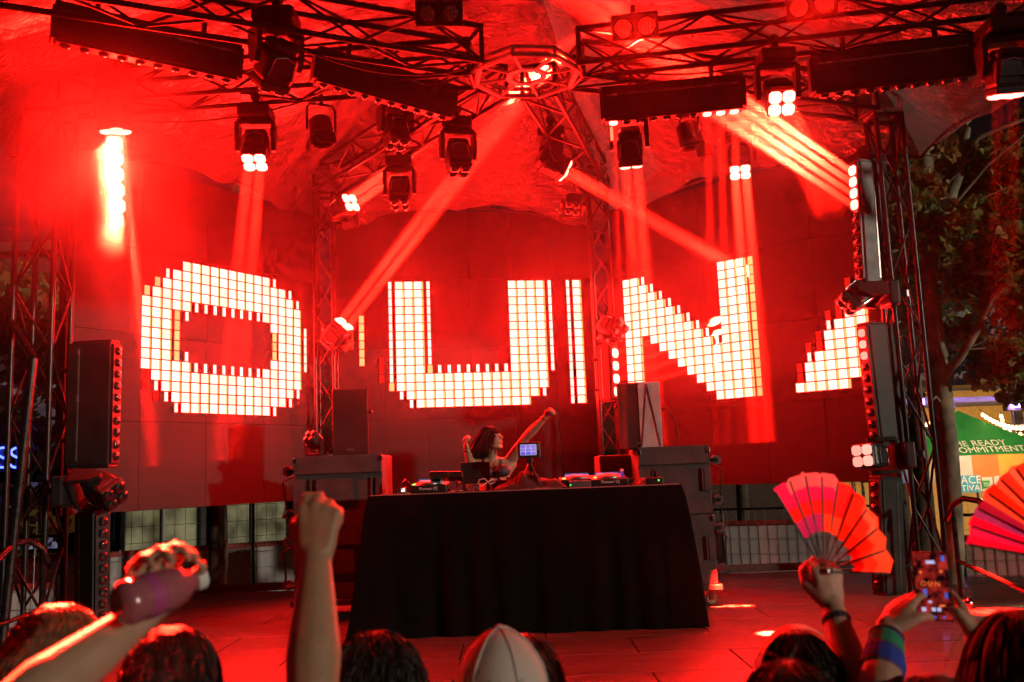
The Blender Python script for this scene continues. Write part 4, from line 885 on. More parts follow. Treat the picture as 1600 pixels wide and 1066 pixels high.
# banners on the stall front
def banner(label, px0, px1, py0, py1, Y, m, words, cols=None):
    a_, b_ = at(px0, py0, Y), at(px1, py1, Y); t = thing('banner', label, 'banner', ((a_.x + b_.x) / 2, Y, b_.z), 'banners below the green tent')
    MB().box(((a_.x + b_.x) / 2, Y, (a_.z + b_.z) / 2), (b_.x - a_.x, .02, a_.z - b_.z)).build('sheet', m, t)
    for s_, z_, txt, wmat in words: lettering(txt, s_, wmat, t, ((a_.x + b_.x) / 2, Y - .014, b_.z + z_ * (a_.z - b_.z)), (1, 0, 0), (0, 0, 1))
    return t
banner('sky blue banner lettered SPACE FESTIVAL below the green tent', 1486, 1532, 744, 769, 16.3, flat('sky blue sheet', (.05, .38, .65)), [(.19, .52, 'SPACE', wm), (.155, .08, 'FESTIVAL', wm)])
b2 = banner('pale banner with a small green TD square next to the blue one', 1533, 1552, 746, 767, 16.3, flat('pale sheet', (.6, .62, .6)), [])
cc = at(1541, 757, 16.28); MB().box(cc, (.13, .01, .13)).build('logo_square', flat('logo green', (.03, .35, .08)), b2); [lettering(q, .09, wm, b2, cc + Vector((dx, -.01, -.035)), (1, 0, 0), (0, 0, 1)) for q, dx in (('T', -.03), ('D', .03))]
banner('pale banner with faint print at the right edge below the tent', 1552, 1592, 744, 766, 16.3, flat('pale sheet', (.6, .62, .6)), [])
banner('blue banner with a white letter G seen through the right tower', 1422, 1455, 757, 776, 15.5, flat('deep blue sheet', (.05, .12, .45)), [(.16, .25, '    G', wm)])
banner('colourful yellow and green sheet behind the pink glowing light head', 1358, 1375, 735, 748, 12.5, flat('yellow sheet', (.6, .55, .05)), [])
banner('blue and orange poster at the left beyond the fence', 168, 178, 796, 848, 16.5, flat('poster blue', (.15, .3, .6)), [])
# bar hut with bulbs
hut = thing('food_stall', 'warm lit timber stall strung with bulbs behind the green tent', 'stall', (10.2, 22, GZ))
WOODL = mat('self-glowing timber', (.45, .25, .08), .6, bump=.3, emit=(1, .42, .06), es=.32); WOODL.cycles.emission_sampling = 'NONE'  # the boards emit: warm lamplight is put into their material
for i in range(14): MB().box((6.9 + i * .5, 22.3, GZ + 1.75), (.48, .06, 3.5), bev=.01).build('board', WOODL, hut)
MB().box((10.2, 21.6, GZ + 3.6), (7.4, 1.6, .15)).build('roof', BLACKM, hut)
for x in (7, 9.2, 11.4, 13.4): MB().box((x, 21.0, GZ + 1.8), (.16, .16, 3.6)).build('post', mat('dark timber', (.08, .05, .03), .8), hut)
BULB = glow('warm bulb', (9, 5.2, 1.8)); BULB.cycles.emission_sampling = 'NONE'
bul = MB().lathe([(.001, -.04), (.03, -.03), (.035, 0), (.02, .03), (.001, .04)], (0, 0, 0), n=8).mesh('bulb', BULB, smooth=True)
def string(label, a_, b_, d_, n, glow_w=60):
    t = thing('string_lights', label, 'string lights', a_, 'strings of warm bulbs'); P_ = sag(a_, b_, d_, n); MB().path(P_, .008).build('wire', RUBBER, t)
    for p in P_[1:]: obj('bulb', bul, t).location = p - Vector(a_) - Vector((0, 0, .05))
    l = bpy.data.lights.new('bulbs', 'POINT'); l.energy = glow_w; l.color = (1, .68, .34); l.shadow_soft_size = .25; lo = bpy.data.objects.new('bulbs', l); COL.objects.link(lo); lo.parent = t; lo.location = P_[n // 2] - Vector(a_) - Vector((0, .2, .1))
string('string of warm bulbs to the right of the tree above the green tent', at(1530, 640, 17.5), at(1660, 640, 13), .25, 20, 150)
string('string of warm bulbs hanging steeply at the right edge above the tent', at(1562, 640, 18), at(1578, 692, 18), .02, 9)
string('short string of warm bulbs between the right tower and the trunk', at(1408, 655, 19), at(1460, 652, 19), .12, 8)
string('string of warm bulbs at the far right edge beyond the tent', at(1560, 662, 20), at(1680, 640, 18), .3, 14)
# purple floods
for k, (px, py, lab) in enumerate(((1440, 628, 'small purple flood lamp glowing beside the right tower'), (1482, 634, 'purple flood lamp glowing behind the pale trunk'), (1586, 634, 'purple flood lamp glowing at the right edge above the tent'))):
    c = at(px, py, 19); t = thing('flood_lamp', lab, 'flood lamp', c, 'purple flood lamps')
    MB().box(c + Vector((0, .12, 0)), (.3, .2, .2), bev=.02).build('housing', BLACKM, t); MB().box(c, (.2 if k else .12, .02, .08 if k else .12)).build('glass', glow('purple lamp', (5, 2.5, 14)), t)
    MB().tube(c + Vector((0, .12, -.1)), (c.x, c.y + .12, GZ), .03).build('post', ALU, t)
    l = bpy.data.lights.new('purple', 'POINT'); l.energy = 45; l.color = (.45, .2, 1); l.shadow_soft_size = .1; lo = bpy.data.objects.new('purple', l); COL.objects.link(lo); lo.parent = t; lo.location = (0, -.15, .0)
gz_ = thing('gazebo', 'dark flat awning lit purple from below behind the trunk', 'awning', (at(1500, 640, 19.5).x, 20, GZ))
MB().box((at(1500, 640, 19.5).x + .4, 20.2, at(1500, 628, 20).z), (5, 2.0, .1)).build('roof', mat('awning cloth', (.16, .14, .2), .6), gz_)
for s_ in (-2.2, 2.8): MB().tube((at(1500, 640, 19.5).x + s_, 20, GZ), (at(1500, 640, 19.5).x + s_, 20, at(1500, 628, 20).z - .05), .04).build('post', ALU, gz_)
# ================================================================== PEOPLE
def rcone(p0, r0, p1, r1, n=12):
    """tapered capsule as closed mesh"""
    p0, p1 = Vector(p0), Vector(p1); d = p1 - p0; L = d.length
    q = d.to_track_quat('Z', 'Y') if L > 1e-6 else Quaternion(); vs = []; rings = []
    for k in range(4): a = -math.pi / 2 + math.pi / 2 * (k + 1) / 4.5; rings.append((r0 * math.cos(a), r0 * math.sin(a)))
    rings.append((r0, 0)); rings.append((r1, L))
    for k in range(4): a = math.pi / 2 * (k + .5) / 4.5; rings.append((r1 * math.cos(a), L + r1 * math.sin(a)))
    vs.append(p0 + q @ Vector((0, 0, -r0)))
    for r, z in rings:
        for i in range(n): t = 2 * math.pi * i / n; vs.append(p0 + q @ Vector((r * math.cos(t), r * math.sin(t), z)))
    vs.append(p0 + q @ Vector((0, 0, L + r1))); m = len(rings); fs = []
    for i in range(n): fs.append((0, 1 + (i + 1) % n, 1 + i)); fs.append((1 + (m - 1) * n + i, 1 + (m - 1) * n + (i + 1) % n, 1 + m * n))
    for j in range(m - 1):
        for i in range(n): fs.append((1 + j * n + i, 1 + j * n + (i + 1) % n, 1 + (j + 1) * n + (i + 1) % n, 1 + (j + 1) * n + i))
    return vs, fs
def ellip(c, r, M_=None, n=16, m=10):
    vs = []; fs = []; c = Vector(c)
    for j in range(m + 1):
        a = math.pi * j / m - math.pi / 2
        for i in range(n):
            t = 2 * math.pi * i / n; p = Vector((r[0] * math.cos(a) * math.cos(t), r[1] * math.cos(a) * math.sin(t), r[2] * math.sin(a))); vs.append(c + (M_ @ p if M_ else p))
    for j in range(m):
        for i in range(n): fs.append((j * n + i, j * n + (i + 1) % n, (j + 1) * n + (i + 1) % n, (j + 1) * n + i))
    return vs, fs
def weld(name, shapes, voxel, smooth, m, parent, it=4):
    """union of the shapes as one continuous surface"""
    mb = MB()
    for vs, fs in shapes: mb.add(vs, fs)
    me = mb.mesh(name, m, org=tuple(TL(parent))); 
    bm = bmesh.new(); bm.from_mesh(me); bmesh.ops.remove_doubles(bm, verts=bm.verts, dist=1e-6); bm.to_mesh(me); bm.free()
    t = bpy.data.objects.new('tmp', me)
    md = t.modifiers.new('r', 'REMESH'); md.mode = 'VOXEL'; md.voxel_size = voxel
    if smooth: ms = t.modifiers.new('s', 'SMOOTH'); ms.factor = .5; ms.iterations = it
    me2 = evaluated(t); bpy.data.objects.remove(t)
    me2.name = name; me2.materials.clear(); me2.materials.append(m); me2.shade_smooth()
    return obj(name, me2, parent)
def hand_shapes(W, d, n, s, curl=(10, 15, 10), spread=.0, thumb=.5, sc_=1.0, curls=None, nails=None):
    """W wrist, d direction of the hand, n normal out of the palm, s towards the thumb"""
    d = Vector(d).normalized(); n = Vector(n); n = (n - d * n.dot(d)).normalized(); s = Vector(s); s = (s - d * s.dot(d) - n * s.dot(n)).normalized()
    W = Vector(W); out = []; k = sc_
    kn = []
    for i, (off, ln) in enumerate(((.031, .070), (.010, .078), (-.011, .073), (-.030, .058))):
        b0 = W + (d * .012 + s * off * .55) * k; b1 = W + (d * (.088 - .006 * abs(i - 1)) + s * off) * k; out.append(rcone(b0, .0165 * k, b1, .0118 * k)); kn.append(b1)
        cu = curls[i] if curls else curl; a = 0; p = b1; fd = (d + s * (spread * (1.5 - i))).normalized(); r = .0098 - .0008 * (i == 3)
        for j, (fr, rr) in enumerate(((.44, .93), (.31, .85), (.25, .72))):
            a += R(cu[j]); v = fd * math.cos(a) + n * math.sin(a); p2 = p + v * ln * fr * 1.12 * k; out.append(rcone(p, r * k, p2, r * rr * k)); r *= rr; p = p2
    b0 = W + (d * .018 + s * .022 + n * .006) * k; tv = (d * .72 + s * .62 + n * .25).normalized(); b1 = b0 + tv * .045 * k; out.append(rcone(b0, .019 * k, b1, .0125 * k))
    tv2 = (d * (.85 - .2 * thumb) + s * (.5 - thumb) + n * (.25 + thumb * .5)).normalized(); b2 = b1 + tv2 * .033 * k; out.append(rcone(b1, .0118 * k, b2, .0105 * k)); tv3 = (tv2 + (n - s) * thumb * .5).normalized(); out.append(rcone(b2, .0105 * k, b2 + tv3 * .024 * k, .0085 * k))
    out.append(ellip(W + d * .045 * k, (.036 * k, .045 * k, .0165 * k), Matrix((s, d, n)).transposed()))
    return out
def arm_shapes(sh, el, wr, k=1.0):
    sh, el, wr = Vector(sh), Vector(el), Vector(wr)
    m1 = sh.lerp(el, .45); m2 = el.lerp(wr, .3)
    return [rcone(sh, .058 * k, m1, .050 * k), rcone(m1, .050 * k, el, .040 * k), rcone(el, .040 * k, m2, .045 * k), rcone(m2, .045 * k, wr, .027 * k), rcone(wr, .027 * k, wr + (wr - el).normalized() * .02, .026 * k)]
def head_frame(fwd, up=(0, 0, 1)):
    f = Vector(fwd).normalized(); u = Vector(up); u = (u - f * u.dot(f)).normalized(); return Matrix((f.cross(u), f, u)).transposed()    # columns: right, forward, up
def head_shapes(c, H, k=1.0):
    c = Vector(c); P = lambda x, y, z: c + H @ (Vector((x, y, z)) * k); S = []
    S.append(ellip(P(0, -.012, .025), (.074 * k, .094 * k, .088 * k), H)); S.append(ellip(P(0, .028, -.03), (.060 * k, .064 * k, .082 * k), H))
    S.append(rcone(P(-.022, .060, -.092), .020 * k, P(.022, .060, -.092), .020 * k)); S.append(rcone(P(0, .062, -.09), .021 * k, P(0, .02, -.07), .04 * k))
    for s in (-1, 1):
        S.append(rcone(P(s * .05, .0, -.06), .022 * k, P(s * .03, .055, -.092), .018 * k)); S.append(rcone(P(s * .012, .086, .016), .010 * k, P(s * .045, .070, .018), .009 * k))
        S.append(ellip(P(s * .036, .068, -.022), (.022 * k, .016 * k, .016 * k), H)); S.append(ellip(P(s * .077, -.008, -.005), (.009 * k, .018 * k, .031 * k), H @ Matrix.Rotation(R(-18 * s), 3, 'Z')))
    S.append(rcone(P(0, .090, .012), .007 * k, P(0, .112, -.024), .0115 * k)); S.append(rcone(P(-.011, .097, -.030), .008 * k, P(.011, .097, -.030), .008 * k))
    S.append(rcone(P(-.018, .085, -.054), .0075 * k, P(.018, .085, -.054), .0075 * k)); S.append(rcone(P(-.016, .083, -.066), .008 * k, P(.016, .083, -.066), .008 * k))
    return S
EYEW = mat('eye white', (.7, .68, .66), .2, var=.02); EYED = mat('eye dark', (.02, .012, .01), .1, var=.02); LIP = mat('lips', (.35, .10, .09), .4, var=.05)
def face_bits(body, c, H, k, lips=True):
    P = lambda x, y, z: Vector(c) + H @ (Vector((x, y, z)) * k)
    for s in (-1, 1):
        m = MB(); m.add(*ellip(P(s * .031, .0745, .000), (.0125 * k, .009 * k, .0075 * k), H, 12, 8)); e = m.build('eye', EYEW, body, smooth=True)
        m = MB(); m.add(*ellip(P(s * .031, .0800, .000), (.006 * k, .005 * k, .006 * k), H, 10, 6)); m.build('iris', EYED, body, smooth=True)
        m = MB(); m.add(*rcone(P(s * .016, .090, .023), .0035 * k, P(s * .048, .074, .025), .0025 * k, 8)); m.build('eyebrow', EYED, body, smooth=True)
    if lips: m = MB(); m.add(*ellip(P(0, .0885, -.060), (.021 * k, .006 * k, .010 * k), H, 12, 8)); m.build('lips', LIP, body, smooth=True)
def hair_mesh(name, c, H, k, m, parent, n=2600, L=.06, down=.5, curl=.02, rad=1.03, seed=1, back=.25, wdt=.0016, fringe=.35, shell=True, side=-.02):
    """base cap plus thousands of fine strands that leave the scalp and fall"""
    r = random.Random(seed); c = Vector(c); mb = MB(); P = lambda v: c + H @ (v * k)
    if shell:
        vs, fs = ellip((0, -.014, .028), (.077 * rad, .098 * rad, .092 * rad), None, 28, 18)
        keep = []
        for f in fs:
            q = sum((Vector(vs[i]) for i in f), Vector()) / len(f)
            if not (q.y > .035 and q.z < .075 - fringe * .06) and not (q.z < side and q.y > -.02) and not (q.z < -.055): keep.append(f)
        mb.add([P(Vector(v)) for v in vs], keep)
    cnt = 0
    while cnt < n:
        d = Vector((r.gauss(0, 1), r.gauss(0, 1), r.gauss(0, 1))).normalized(); q = Vector((d.x * .076, d.y * .097, d.z * .090)) * rad * .99 + Vector((0, -.014, .028))
        if (q.y > .035 and q.z < .07 - fringe * .06) or (q.z < side and q.y > -.02) or q.z < -.055: continue
        cnt += 1; Ld = L * r.uniform(.6, 1.2); p = P(q); nrm = H @ d; g = Vector((0, 0, -1)); tan = (g - nrm * g.dot(nrm)); tan = tan.normalized() if tan.length > .05 else (H @ Vector((r.gauss(0, 1), -.6, 0))).normalized()
        rn = Vector((r.gauss(0, 1), r.gauss(0, 1), r.gauss(0, 1))) * .35; v = (nrm * (.55 - down * .32) + tan * (.45 + down) + rn * .5 + (H @ Vector((0, -1, 0))) * back).normalized(); pts = [p]; ns = 5; ph = r.random() * 6
        for j in range(ns):
            v = (v + g * (.3 + .4 * down) * .8 + (H @ Vector((0, -1, 0))) * back * .3 + rn * .12 + Vector((math.sin(ph + j * 1.7), math.cos(ph * 1.3 + j * 1.9), 0)) * curl * 12).normalized(); nx = pts[-1] + v * Ld * k / ns
            # keep strands outside the head
            loc = H.transposed() @ (nx - c) / k - Vector((0, -.014, .028)); e = math.sqrt((loc.x / .077) ** 2 + (loc.y / .098) ** 2 + (loc.z / .094) ** 2)
            if e < rad and loc.z > -.10: nx = c + H @ ((loc * (rad * 1.01 / max(e, .2)) + Vector((0, -.014, .028))) * k)
            pts.append(nx)
        sd = v.cross(Vector((r.gauss(0, 1), r.gauss(0, 1), r.gauss(0, 1)))).normalized(); vs = []
        for j, q2 in enumerate(pts): ww = wdt * (1 - .75 * j / ns); vs += [q2 - sd * ww, q2 + sd * ww]
        mb.add(vs, [(2 * j, 2 * j + 1, 2 * j + 3, 2 * j + 2) for j in range(ns)])
    o = mb.build(name, m, parent); o['kind'] = 'stuff'; return o
def hairm(n, c, ro=.6): return mat(n, c, ro, var=.5, scale=30)
HB = hairm('dark hair', (.018, .012, .009)); HBR = hairm('brown hair', (.06, .035, .02)); HBL = hairm('sandy hair', (.20, .12, .06)); HR = hairm('red brown hair', (.07, .02, .014))
def person(label, hc, fwd, skin, shirt, arms=(), hair=None, vox=.006, k=1.0, pants=(.03, .03, .045), lean=(0, 0), gz=GZ, up=(0, 0, 1), body_yaw=None, sleeves=.5, grp='people in the crowd', name='person'):
    """hc: centre of the head; arms: (side, elbow, wrist, hand options). The body hangs from the head down to the ground."""
    hc = Vector(hc); H = head_frame(fwd, up); bf = Vector(body_yaw or (fwd[0], fwd[1], 0)); bf.z = 0; bf.normalize(); rt = bf.cross(Vector((0, 0, 1)))
    nk = hc + Vector((lean[0] * .1, lean[1] * .1, -.165 * k)) - bf * .025; ch = nk + Vector((0, 0, -.16 * k)); hp = nk + Vector((lean[0] * .4, lean[1] * .4, -.50 * k))
    t = thing(name, label, 'person', (hp.x, hp.y, gz), grp); S = head_shapes(hc, H, k)
    S += [rcone(hc + H @ Vector((0, -.02, -.06)) * k, .052 * k, nk, .055 * k), rcone(nk + Vector((0, 0, -.03)), .06 * k, ch, .12 * k), rcone(ch, .12 * k, hp, .125 * k)]
    shs = {}
    for s in (-1, 1):
        sh = nk + rt * (s * .175 * k) + Vector((0, 0, -.065 * k)); shs[s] = sh; S.append(rcone(nk + Vector((0, 0, -.045 * k)), .05 * k, sh, .055 * k)); S.append(rcone(sh, .06 * k, ch + rt * s * .07, .09 * k))
    C = [rcone(nk + Vector((0, 0, -.10)), .10 * k, ch, .14 * k), rcone(ch, .142 * k, hp + Vector((0, 0, -.04)), .148 * k)]
    done = set()
    for s, el, wr, ho in arms:
        done.add(s); el, wr = Vector(el), Vector(wr); sh = shs[s] + Vector((0, 0, .03 if el.z > shs[s].z else 0)); S += arm_shapes(sh, el, wr, k); S += hand_shapes(wr + (wr - el).normalized() * .012, ho.get('d', wr - el), ho['n'], ho['s'], ho.get('curl', (10, 15, 10)), ho.get('spread', .06), ho.get('thumb', .3), k * .98, ho.get('curls'))
        C += [rcone(shs[s], .082 * k, sh.lerp(el, sleeves), .07 * k), rcone(shs[s], .08 * k, ch, .125 * k)]
    for s in (-1, 1):
        if s not in done:
            sh = shs[s]; el = sh + rt * s * .05 - Vector((0, 0, .28 * k)); wr = el + bf * .10 - Vector((0, 0, .23 * k)); S += arm_shapes(sh, el, wr, k); S += hand_shapes(wr, (wr - el), -rt * s, bf, (20, 25, 20))
            C += [rcone(sh, .082 * k, sh.lerp(el, sleeves), .07 * k), rcone(sh, .08 * k, ch, .125 * k)]
    b = weld('body', S, vox, True, skin, t, 5)
    face_bits(b, hc, H, k)
    if shirt is not None: weld('shirt', C, .012, True, shirt, t, 6)
    G = []
    for s in (-1, 1):
        h2 = hp + rt * s * .09 * k + Vector((0, 0, -.05)); fz = gz + .09; kn = Vector((h2.x + rt.x * s * .02, h2.y + rt.y * s * .02, (h2.z + fz) / 2)); an = Vector((h2.x + rt.x * s * .03, h2.y + rt.y * s * .03, fz)); G += [rcone(hp, .135 * k, h2, .10 * k), rcone(h2, .10 * k, kn, .068 * k), rcone(kn, .068 * k, an, .048 * k)]
        m = MB(); m.add(*ellip(an + bf * .06 - Vector((0, 0, .045)), (.045, .13, .045), Matrix((rt, bf, Vector((0, 0, 1)))).transposed())); m.build('shoe', mat('shoe', (.05, .05, .05), .6), t, smooth=True)
    weld('trousers', G, .018, True, mat('trouser cloth %.2f' % pants[2], pants, .85), t, 5)
    if hair: hair_mesh('hair', hc, H, k, hair['m'], t, **{a: b_ for a, b_ in hair.items() if a != 'm'})
    return t, H, shs, b
TEE = [mat('black tee', (.02, .02, .022), .85, bump=.2), mat('grey tee', (.12, .12, .13), .85, bump=.2), mat('white tee', (.55, .54, .52), .85, bump=.2), mat('maroon top', (.15, .03, .03), .85, bump=.2)]
# ---- the performer
hc = at(768, 686, 8.2)
elR, wrR = at(822, 683, 8.15), at(852, 652, 8.05); elL, wrL = at(738, 736, 8.2), at(729, 700, 8.1)
dj, H, shs, djb = person('performer with long dark hair behind the table, one arm thrown up to the right', hc, (.84, -.46, .26), SKIN, None,
    [(-1, elR, wrR, dict(n=(-.3, -.3, -.7), s=(0, -1, .3), curl=(70, 80, 50), thumb=.8)), (1, elL, wrL, dict(n=(.8, -.3, .3), s=(0, -.9, .2), curl=(55, 60, 40), thumb=.6))], None, vox=.0065, k=.97, gz=0, body_yaw=(.25, -1, 0), pants=(.02, .02, .02), grp=None)
hair_mesh('hair', hc, H, .97, HB, dj, n=2600, L=.23, down=1.0, curl=.006, rad=1.05, seed=4, wdt=.0035, fringe=.35, side=-.03, back=.9)
bt = weld('bikini_top', [ellip(hc + Vector((.01, -.105, -.285)) + Vector((s * .075, 0, 0)), (.075, .06, .055)) for s in (-1, 1)] + [ellip(hc + Vector((.01, .02, -.30)), (.15, .145, .05))], .008, True, mat('patterned dark top', (.035, .05, .07), .5, var=.95, scale=45), dj, 3)
nkp = hc + Vector((0, -.03, -.165))
for k_ in range(2):
    m = MB(); m.path([nkp + Vector((math.sin(a_) * (.075 + .012 * k_), -math.cos(a_) * (.085 + .015 * k_) - .01, -.03 - (.035 + .02 * k_) * (math.cos(a_) + .6))) for a_ in np.linspace(-2.4, 2.4, 15)], .0045); m.build('necklace', CHROME, dj)
m = MB()
for s in (-1, 1): m.tube(hc + Vector((s * .07, -.155, -.255)), hc + Vector((s * .07, -.03, -.175)), .006)
for s in (-1, 1): MB().tube(hc + Vector((.01 + s * .07, -.155, -.255)), hc + Vector((s * .075, -.05, -.185)), .006).build('strap', mat('strap black', (.02, .02, .02), .6), dj)
MB().lathe([(.030, -.006), (.033, 0), (.030, .006)], wrR.lerp(elR, .06), (wrR - elR), 14).build('bracelet', CHROME, dj); MB().lathe([(.030, -.006), (.033, 0), (.030, .006)], wrL.lerp(elL, .1), (wrL - elL), 14).build('bracelet', CHROME, dj)
# ---- crowd (they look at the stage, +Y)
p, H, shs, b = person('person with short sandy hair at the lower left, behind the hand with the bottle', at(92, 1052, 1.72), (.05, 1, .02), SKIN, TEE[1], (), dict(m=HBL, n=3400, L=.03, down=.5, curl=.01, seed=2), vox=.007)
p, H, shs, b = person('person with dark hair at the lower left, right of the bottle', at(270, 1094, 1.62), (-.1, 1, .05), SKIN, TEE[0], (), dict(m=HB, n=3600, L=.035, down=.8, curl=.004, seed=3), vox=.007)
p, H, shs, b = person('person with wavy dark hair and one ear showing, left of the white cap', at(595, 1096, 1.72), (.55, .85, .05), SKIN, TEE[0], (), dict(m=HB, n=3800, L=.045, down=.5, curl=.03, seed=5, wdt=.0022), vox=.007)
# arm with the bottle
bc = at(247, 926, 1.33); wr = bc + Vector((-.048, .03, -.045)); el = at(5, 1130, 1.2)
bd = Vector((.56, .76, .16)).normalized()
p, H, shs, b = person('arm reaching in from the lower left holding up a plastic bottle', el + Vector((-.30, -.22, .06)), (.2, 1, 0), SKIN, TEE[3], [(1, el, wr, dict(d=(.30, -.1, .95), n=(.7, -.6, -.25), s=(.6, .73, -.08), curl=(38, 45, 35), thumb=.45, spread=.03))], dict(m=HB, n=800, L=.05, seed=6), vox=.0055)
t = thing('water_bottle', 'clear plastic bottle held up at the lower left, its red glow put into the colour', 'bottle', bc - bd * .09)
PET = mat('bottle plastic tinted by red light', (.95, .26, .34), .15, trans=.55, var=.05, coat=.5); o_ = bc - bd * .06  # red stage light is put into the plastic's own colour
MB().lathe([(.001, 0), (.024, 0), (.031, .010), (.031, .022), (.029, .027), (.031, .032), (.031, .055), (.029, .06), (.031, .065), (.030, .08), (.024, .098), (.0145, .112), (.0135, .116), (.0135, .122)], o_, bd, 28).build('shell', PET, t, smooth=True)
MB().lathe([(.0155, .118), (.0155, .134), (.001, .135)], o_, bd, 20).build('cap', WHITE, t, smooth=False)
MB().lathe([(.0316, .034), (.0316, .054)], o_, bd, 28).build('wrapper', mat('bottle label', (.5, .08, .25), .4), t, smooth=True)
# raised fist
wr = at(494, 880, 1.62); el = at(488, 1090, 1.5)
p, H, shs, b = person('bare arm raised straight up with a loose fist left of the table', at(400, 1400, 1.28), (-.1, 1, .1), SKIN2, TEE[2], [(1, el, wr, dict(d=(.06, .12, 1), n=(.05, 1, -.1), s=(-1, .1, .1), curls=((38, 85, 60), (52, 85, 60), (66, 85, 60), (78, 85, 60)), thumb=.8, spread=.02))], dict(m=HB, n=900, L=.05, seed=7), vox=.0055)
# white cap
hc = at(786, 1094, 1.85)
p, H, shs, b = person('person in a white baseball cap in front of the table', hc, (.1, 1, .05), SKIN, TEE[0], (), dict(m=HB, n=900, L=.05, seed=8, down=.8), vox=.008)
cap = thing('baseball_cap', 'white baseball cap seen from behind at the bottom of the photo', 'cap', hc + Vector((0, 0, .03)))
CAPM = mat('off white cap cotton', (.66, .56, .50), .8, var=.06, bump=.35, bscale=500)
for q in range(6):
    P = []
    for i in range(7):
        a_ = R(60 * q + 10 * i); bulge = 1 + .010 * math.sin(math.pi * i / 6); row = []
        for j in range(10):
            ph = R(-8 + 98 * j / 9); row.append(hc + H @ Vector((math.cos(a_) * math.cos(ph) * .087 * bulge, math.sin(a_) * math.cos(ph) * .106 * bulge - .012, math.sin(ph) * .098 * bulge + .028 + .012 * math.sin(ph) ** 4)))
        P.append(row)
    MB().grid(P).build('cap_panel', CAPM, cap, smooth=True)
    m = MB(); m.path([hc + H @ Vector((math.cos(R(60 * q)) * math.cos(ph) * .0885, math.sin(R(60 * q)) * math.cos(ph) * .1075 - .012, math.sin(ph) * .0995 + .028 + .012 * math.sin(ph) ** 4)) for ph in np.linspace(R(-8), R(88), 10)], .002); m.build('seam', CAPM, cap)
m = MB(); m.add(*ellip(hc + H @ Vector((0, -.012, .14)), (.008, .008, .005), H, 10, 6)); m.build('top_button', CAPM, cap, smooth=True)
m = MB(); m.prism([hc + H @ Vector((math.cos(a_) * .085, math.sin(a_) * .09 + .03 + max(0, math.sin(a_)) * .06, .012 - .02 * abs(math.cos(a_)))) for a_ in np.linspace(0, math.pi, 14)], (0, 0, .004)); m.build('brim', CAPM, cap)
person('person with reddish rim-lit hair just behind the white cap', at(818, 1078, 2.15), (0, 1, 0), SKIN, TEE[3], (), dict(m=HR, n=2600, L=.09, down=.8, seed=9), vox=.009)
# fan holder
hc = at(1250, 1076, 2.1); wr = at(1302, 952, 2.2); el = at(1345, 1100, 2.05)
p, H, shs, b = person('person with a pale headband raising an arm with the rainbow fan', hc, (.1, 1, .05), SKIN, TEE[0], [(1, el, wr, dict(d=(-.05, .1, 1), n=(-.2, 1, 0), s=(-1, -.1, .2), curl=(60, 70, 50), thumb=.7, spread=.02))], dict(m=HB, n=3000, L=.06, down=.6, curl=.01, seed=10), vox=.0058)
hbm = MB(); hbm.grid([[hc + H @ Vector((math.sin(a_) * .091, -.012 + .01 * q, .028 + math.cos(a_) * .108)) for q in (-2.4, -.8, .8, 2.4)] for a_ in np.linspace(-1.9, 1.9, 25)]); hbm.build('headband', mat('pale headband', (.5, .48, .36), .7), p, smooth=True)
for q, dz in ((0, .02),): MB().lathe([(.031, -.008), (.0335, 0), (.031, .008)], wr.lerp(el, .13), (wr - el), 16).build('wristband', RUBBER, p)
def fan(label, base, R0, a0, a1, n, cols, tilt, ribm):
    """folding fan: sticks, and pleats of cloth between them; lies in a plane facing the camera, opened from a0 to a1 degrees"""
    base = Vector(base); t = thing('folding_fan', label, 'fan', base, 'rainbow folding fans'); f = Vector(tilt).normalized(); x = Vector((0, 0, 1)).cross(f).normalized() * -1; x = -x if x.x < 0 else x; u = f.cross(x); u = -u if u.z < 0 else u
    def D(a, r, o=0): return base + x * (math.cos(R(a)) * r) + u * (math.sin(R(a)) * r) + f * o
    for i in range(n + 1):
        a = a0 + (a1 - a0) * i / n; o = .007 * (1 if i % 2 else -1)
        if i % 2 == 0:
            pw = [D(a - .9, .0 + .01, o), D(a - 1.5, R0 * .45, o), D(a - .5, R0 * .97, o), D(a + .5, R0 * .97, o), D(a + 1.5, R0 * .45, o), D(a + .9, .01, o)]
            MB().prism(pw, f * .003).build('stick', ribm, t)
    for i in range(n):
        aa, ab = a0 + (a1 - a0) * i / n, a0 + (a1 - a0) * (i + 1) / n; oa, ob = .007 * (1 if i % 2 else -1), .007 * (-1 if i % 2 else 1)
        edges = cols(i / n); rr = [R0 * e for e, _ in edges] 
        r_in = R0 * .40
        for e, m_ in edges:
            r1 = R0 * e * (1 + .012 * math.sin(i * 1.9)); MB().grid([[D(aa + (ab - aa) * q / 3, r, oa + (ob - oa) * q / 3) for r in np.linspace(r_in, r1, 5)] for q in range(4)]).build('pleat', m_, t); r_in = r1
    MB().lathe([(.009, -.012), (.009, .014), (.001, .015)], base, f, 10).build('pivot', CHROME, t)
    return t
def silk(n, c):
    if n in MAT: return MAT[n]
    m = mat(n, c, .55, var=.06); nt = m.node_tree; out = nt.nodes['Material Output']; b = nt.nodes['Principled BSDF']; tr_ = nt.nodes.new('ShaderNodeBsdfTranslucent'); tr_.inputs[0].default_value = (*c, 1); mx = nt.nodes.new('ShaderNodeMixShader'); mx.inputs[0].default_value = .5
    nt.links.new(b.outputs[0], mx.inputs[1]); nt.links.new(tr_.outputs[0], mx.inputs[2]); nt.links.new(mx.outputs[0], out.inputs[0]); return m
SP, SM, SR, SO, SY, SV = silk('pink silk', (.95, .62, .66)), silk('magenta silk', (.85, .05, .5)), silk('red silk', (.8, .08, .05)), silk('orange silk', (.95, .42, .12)), silk('apricot silk', (1.0, .72, .3)), silk('violet silk', (.42, .15, .8))
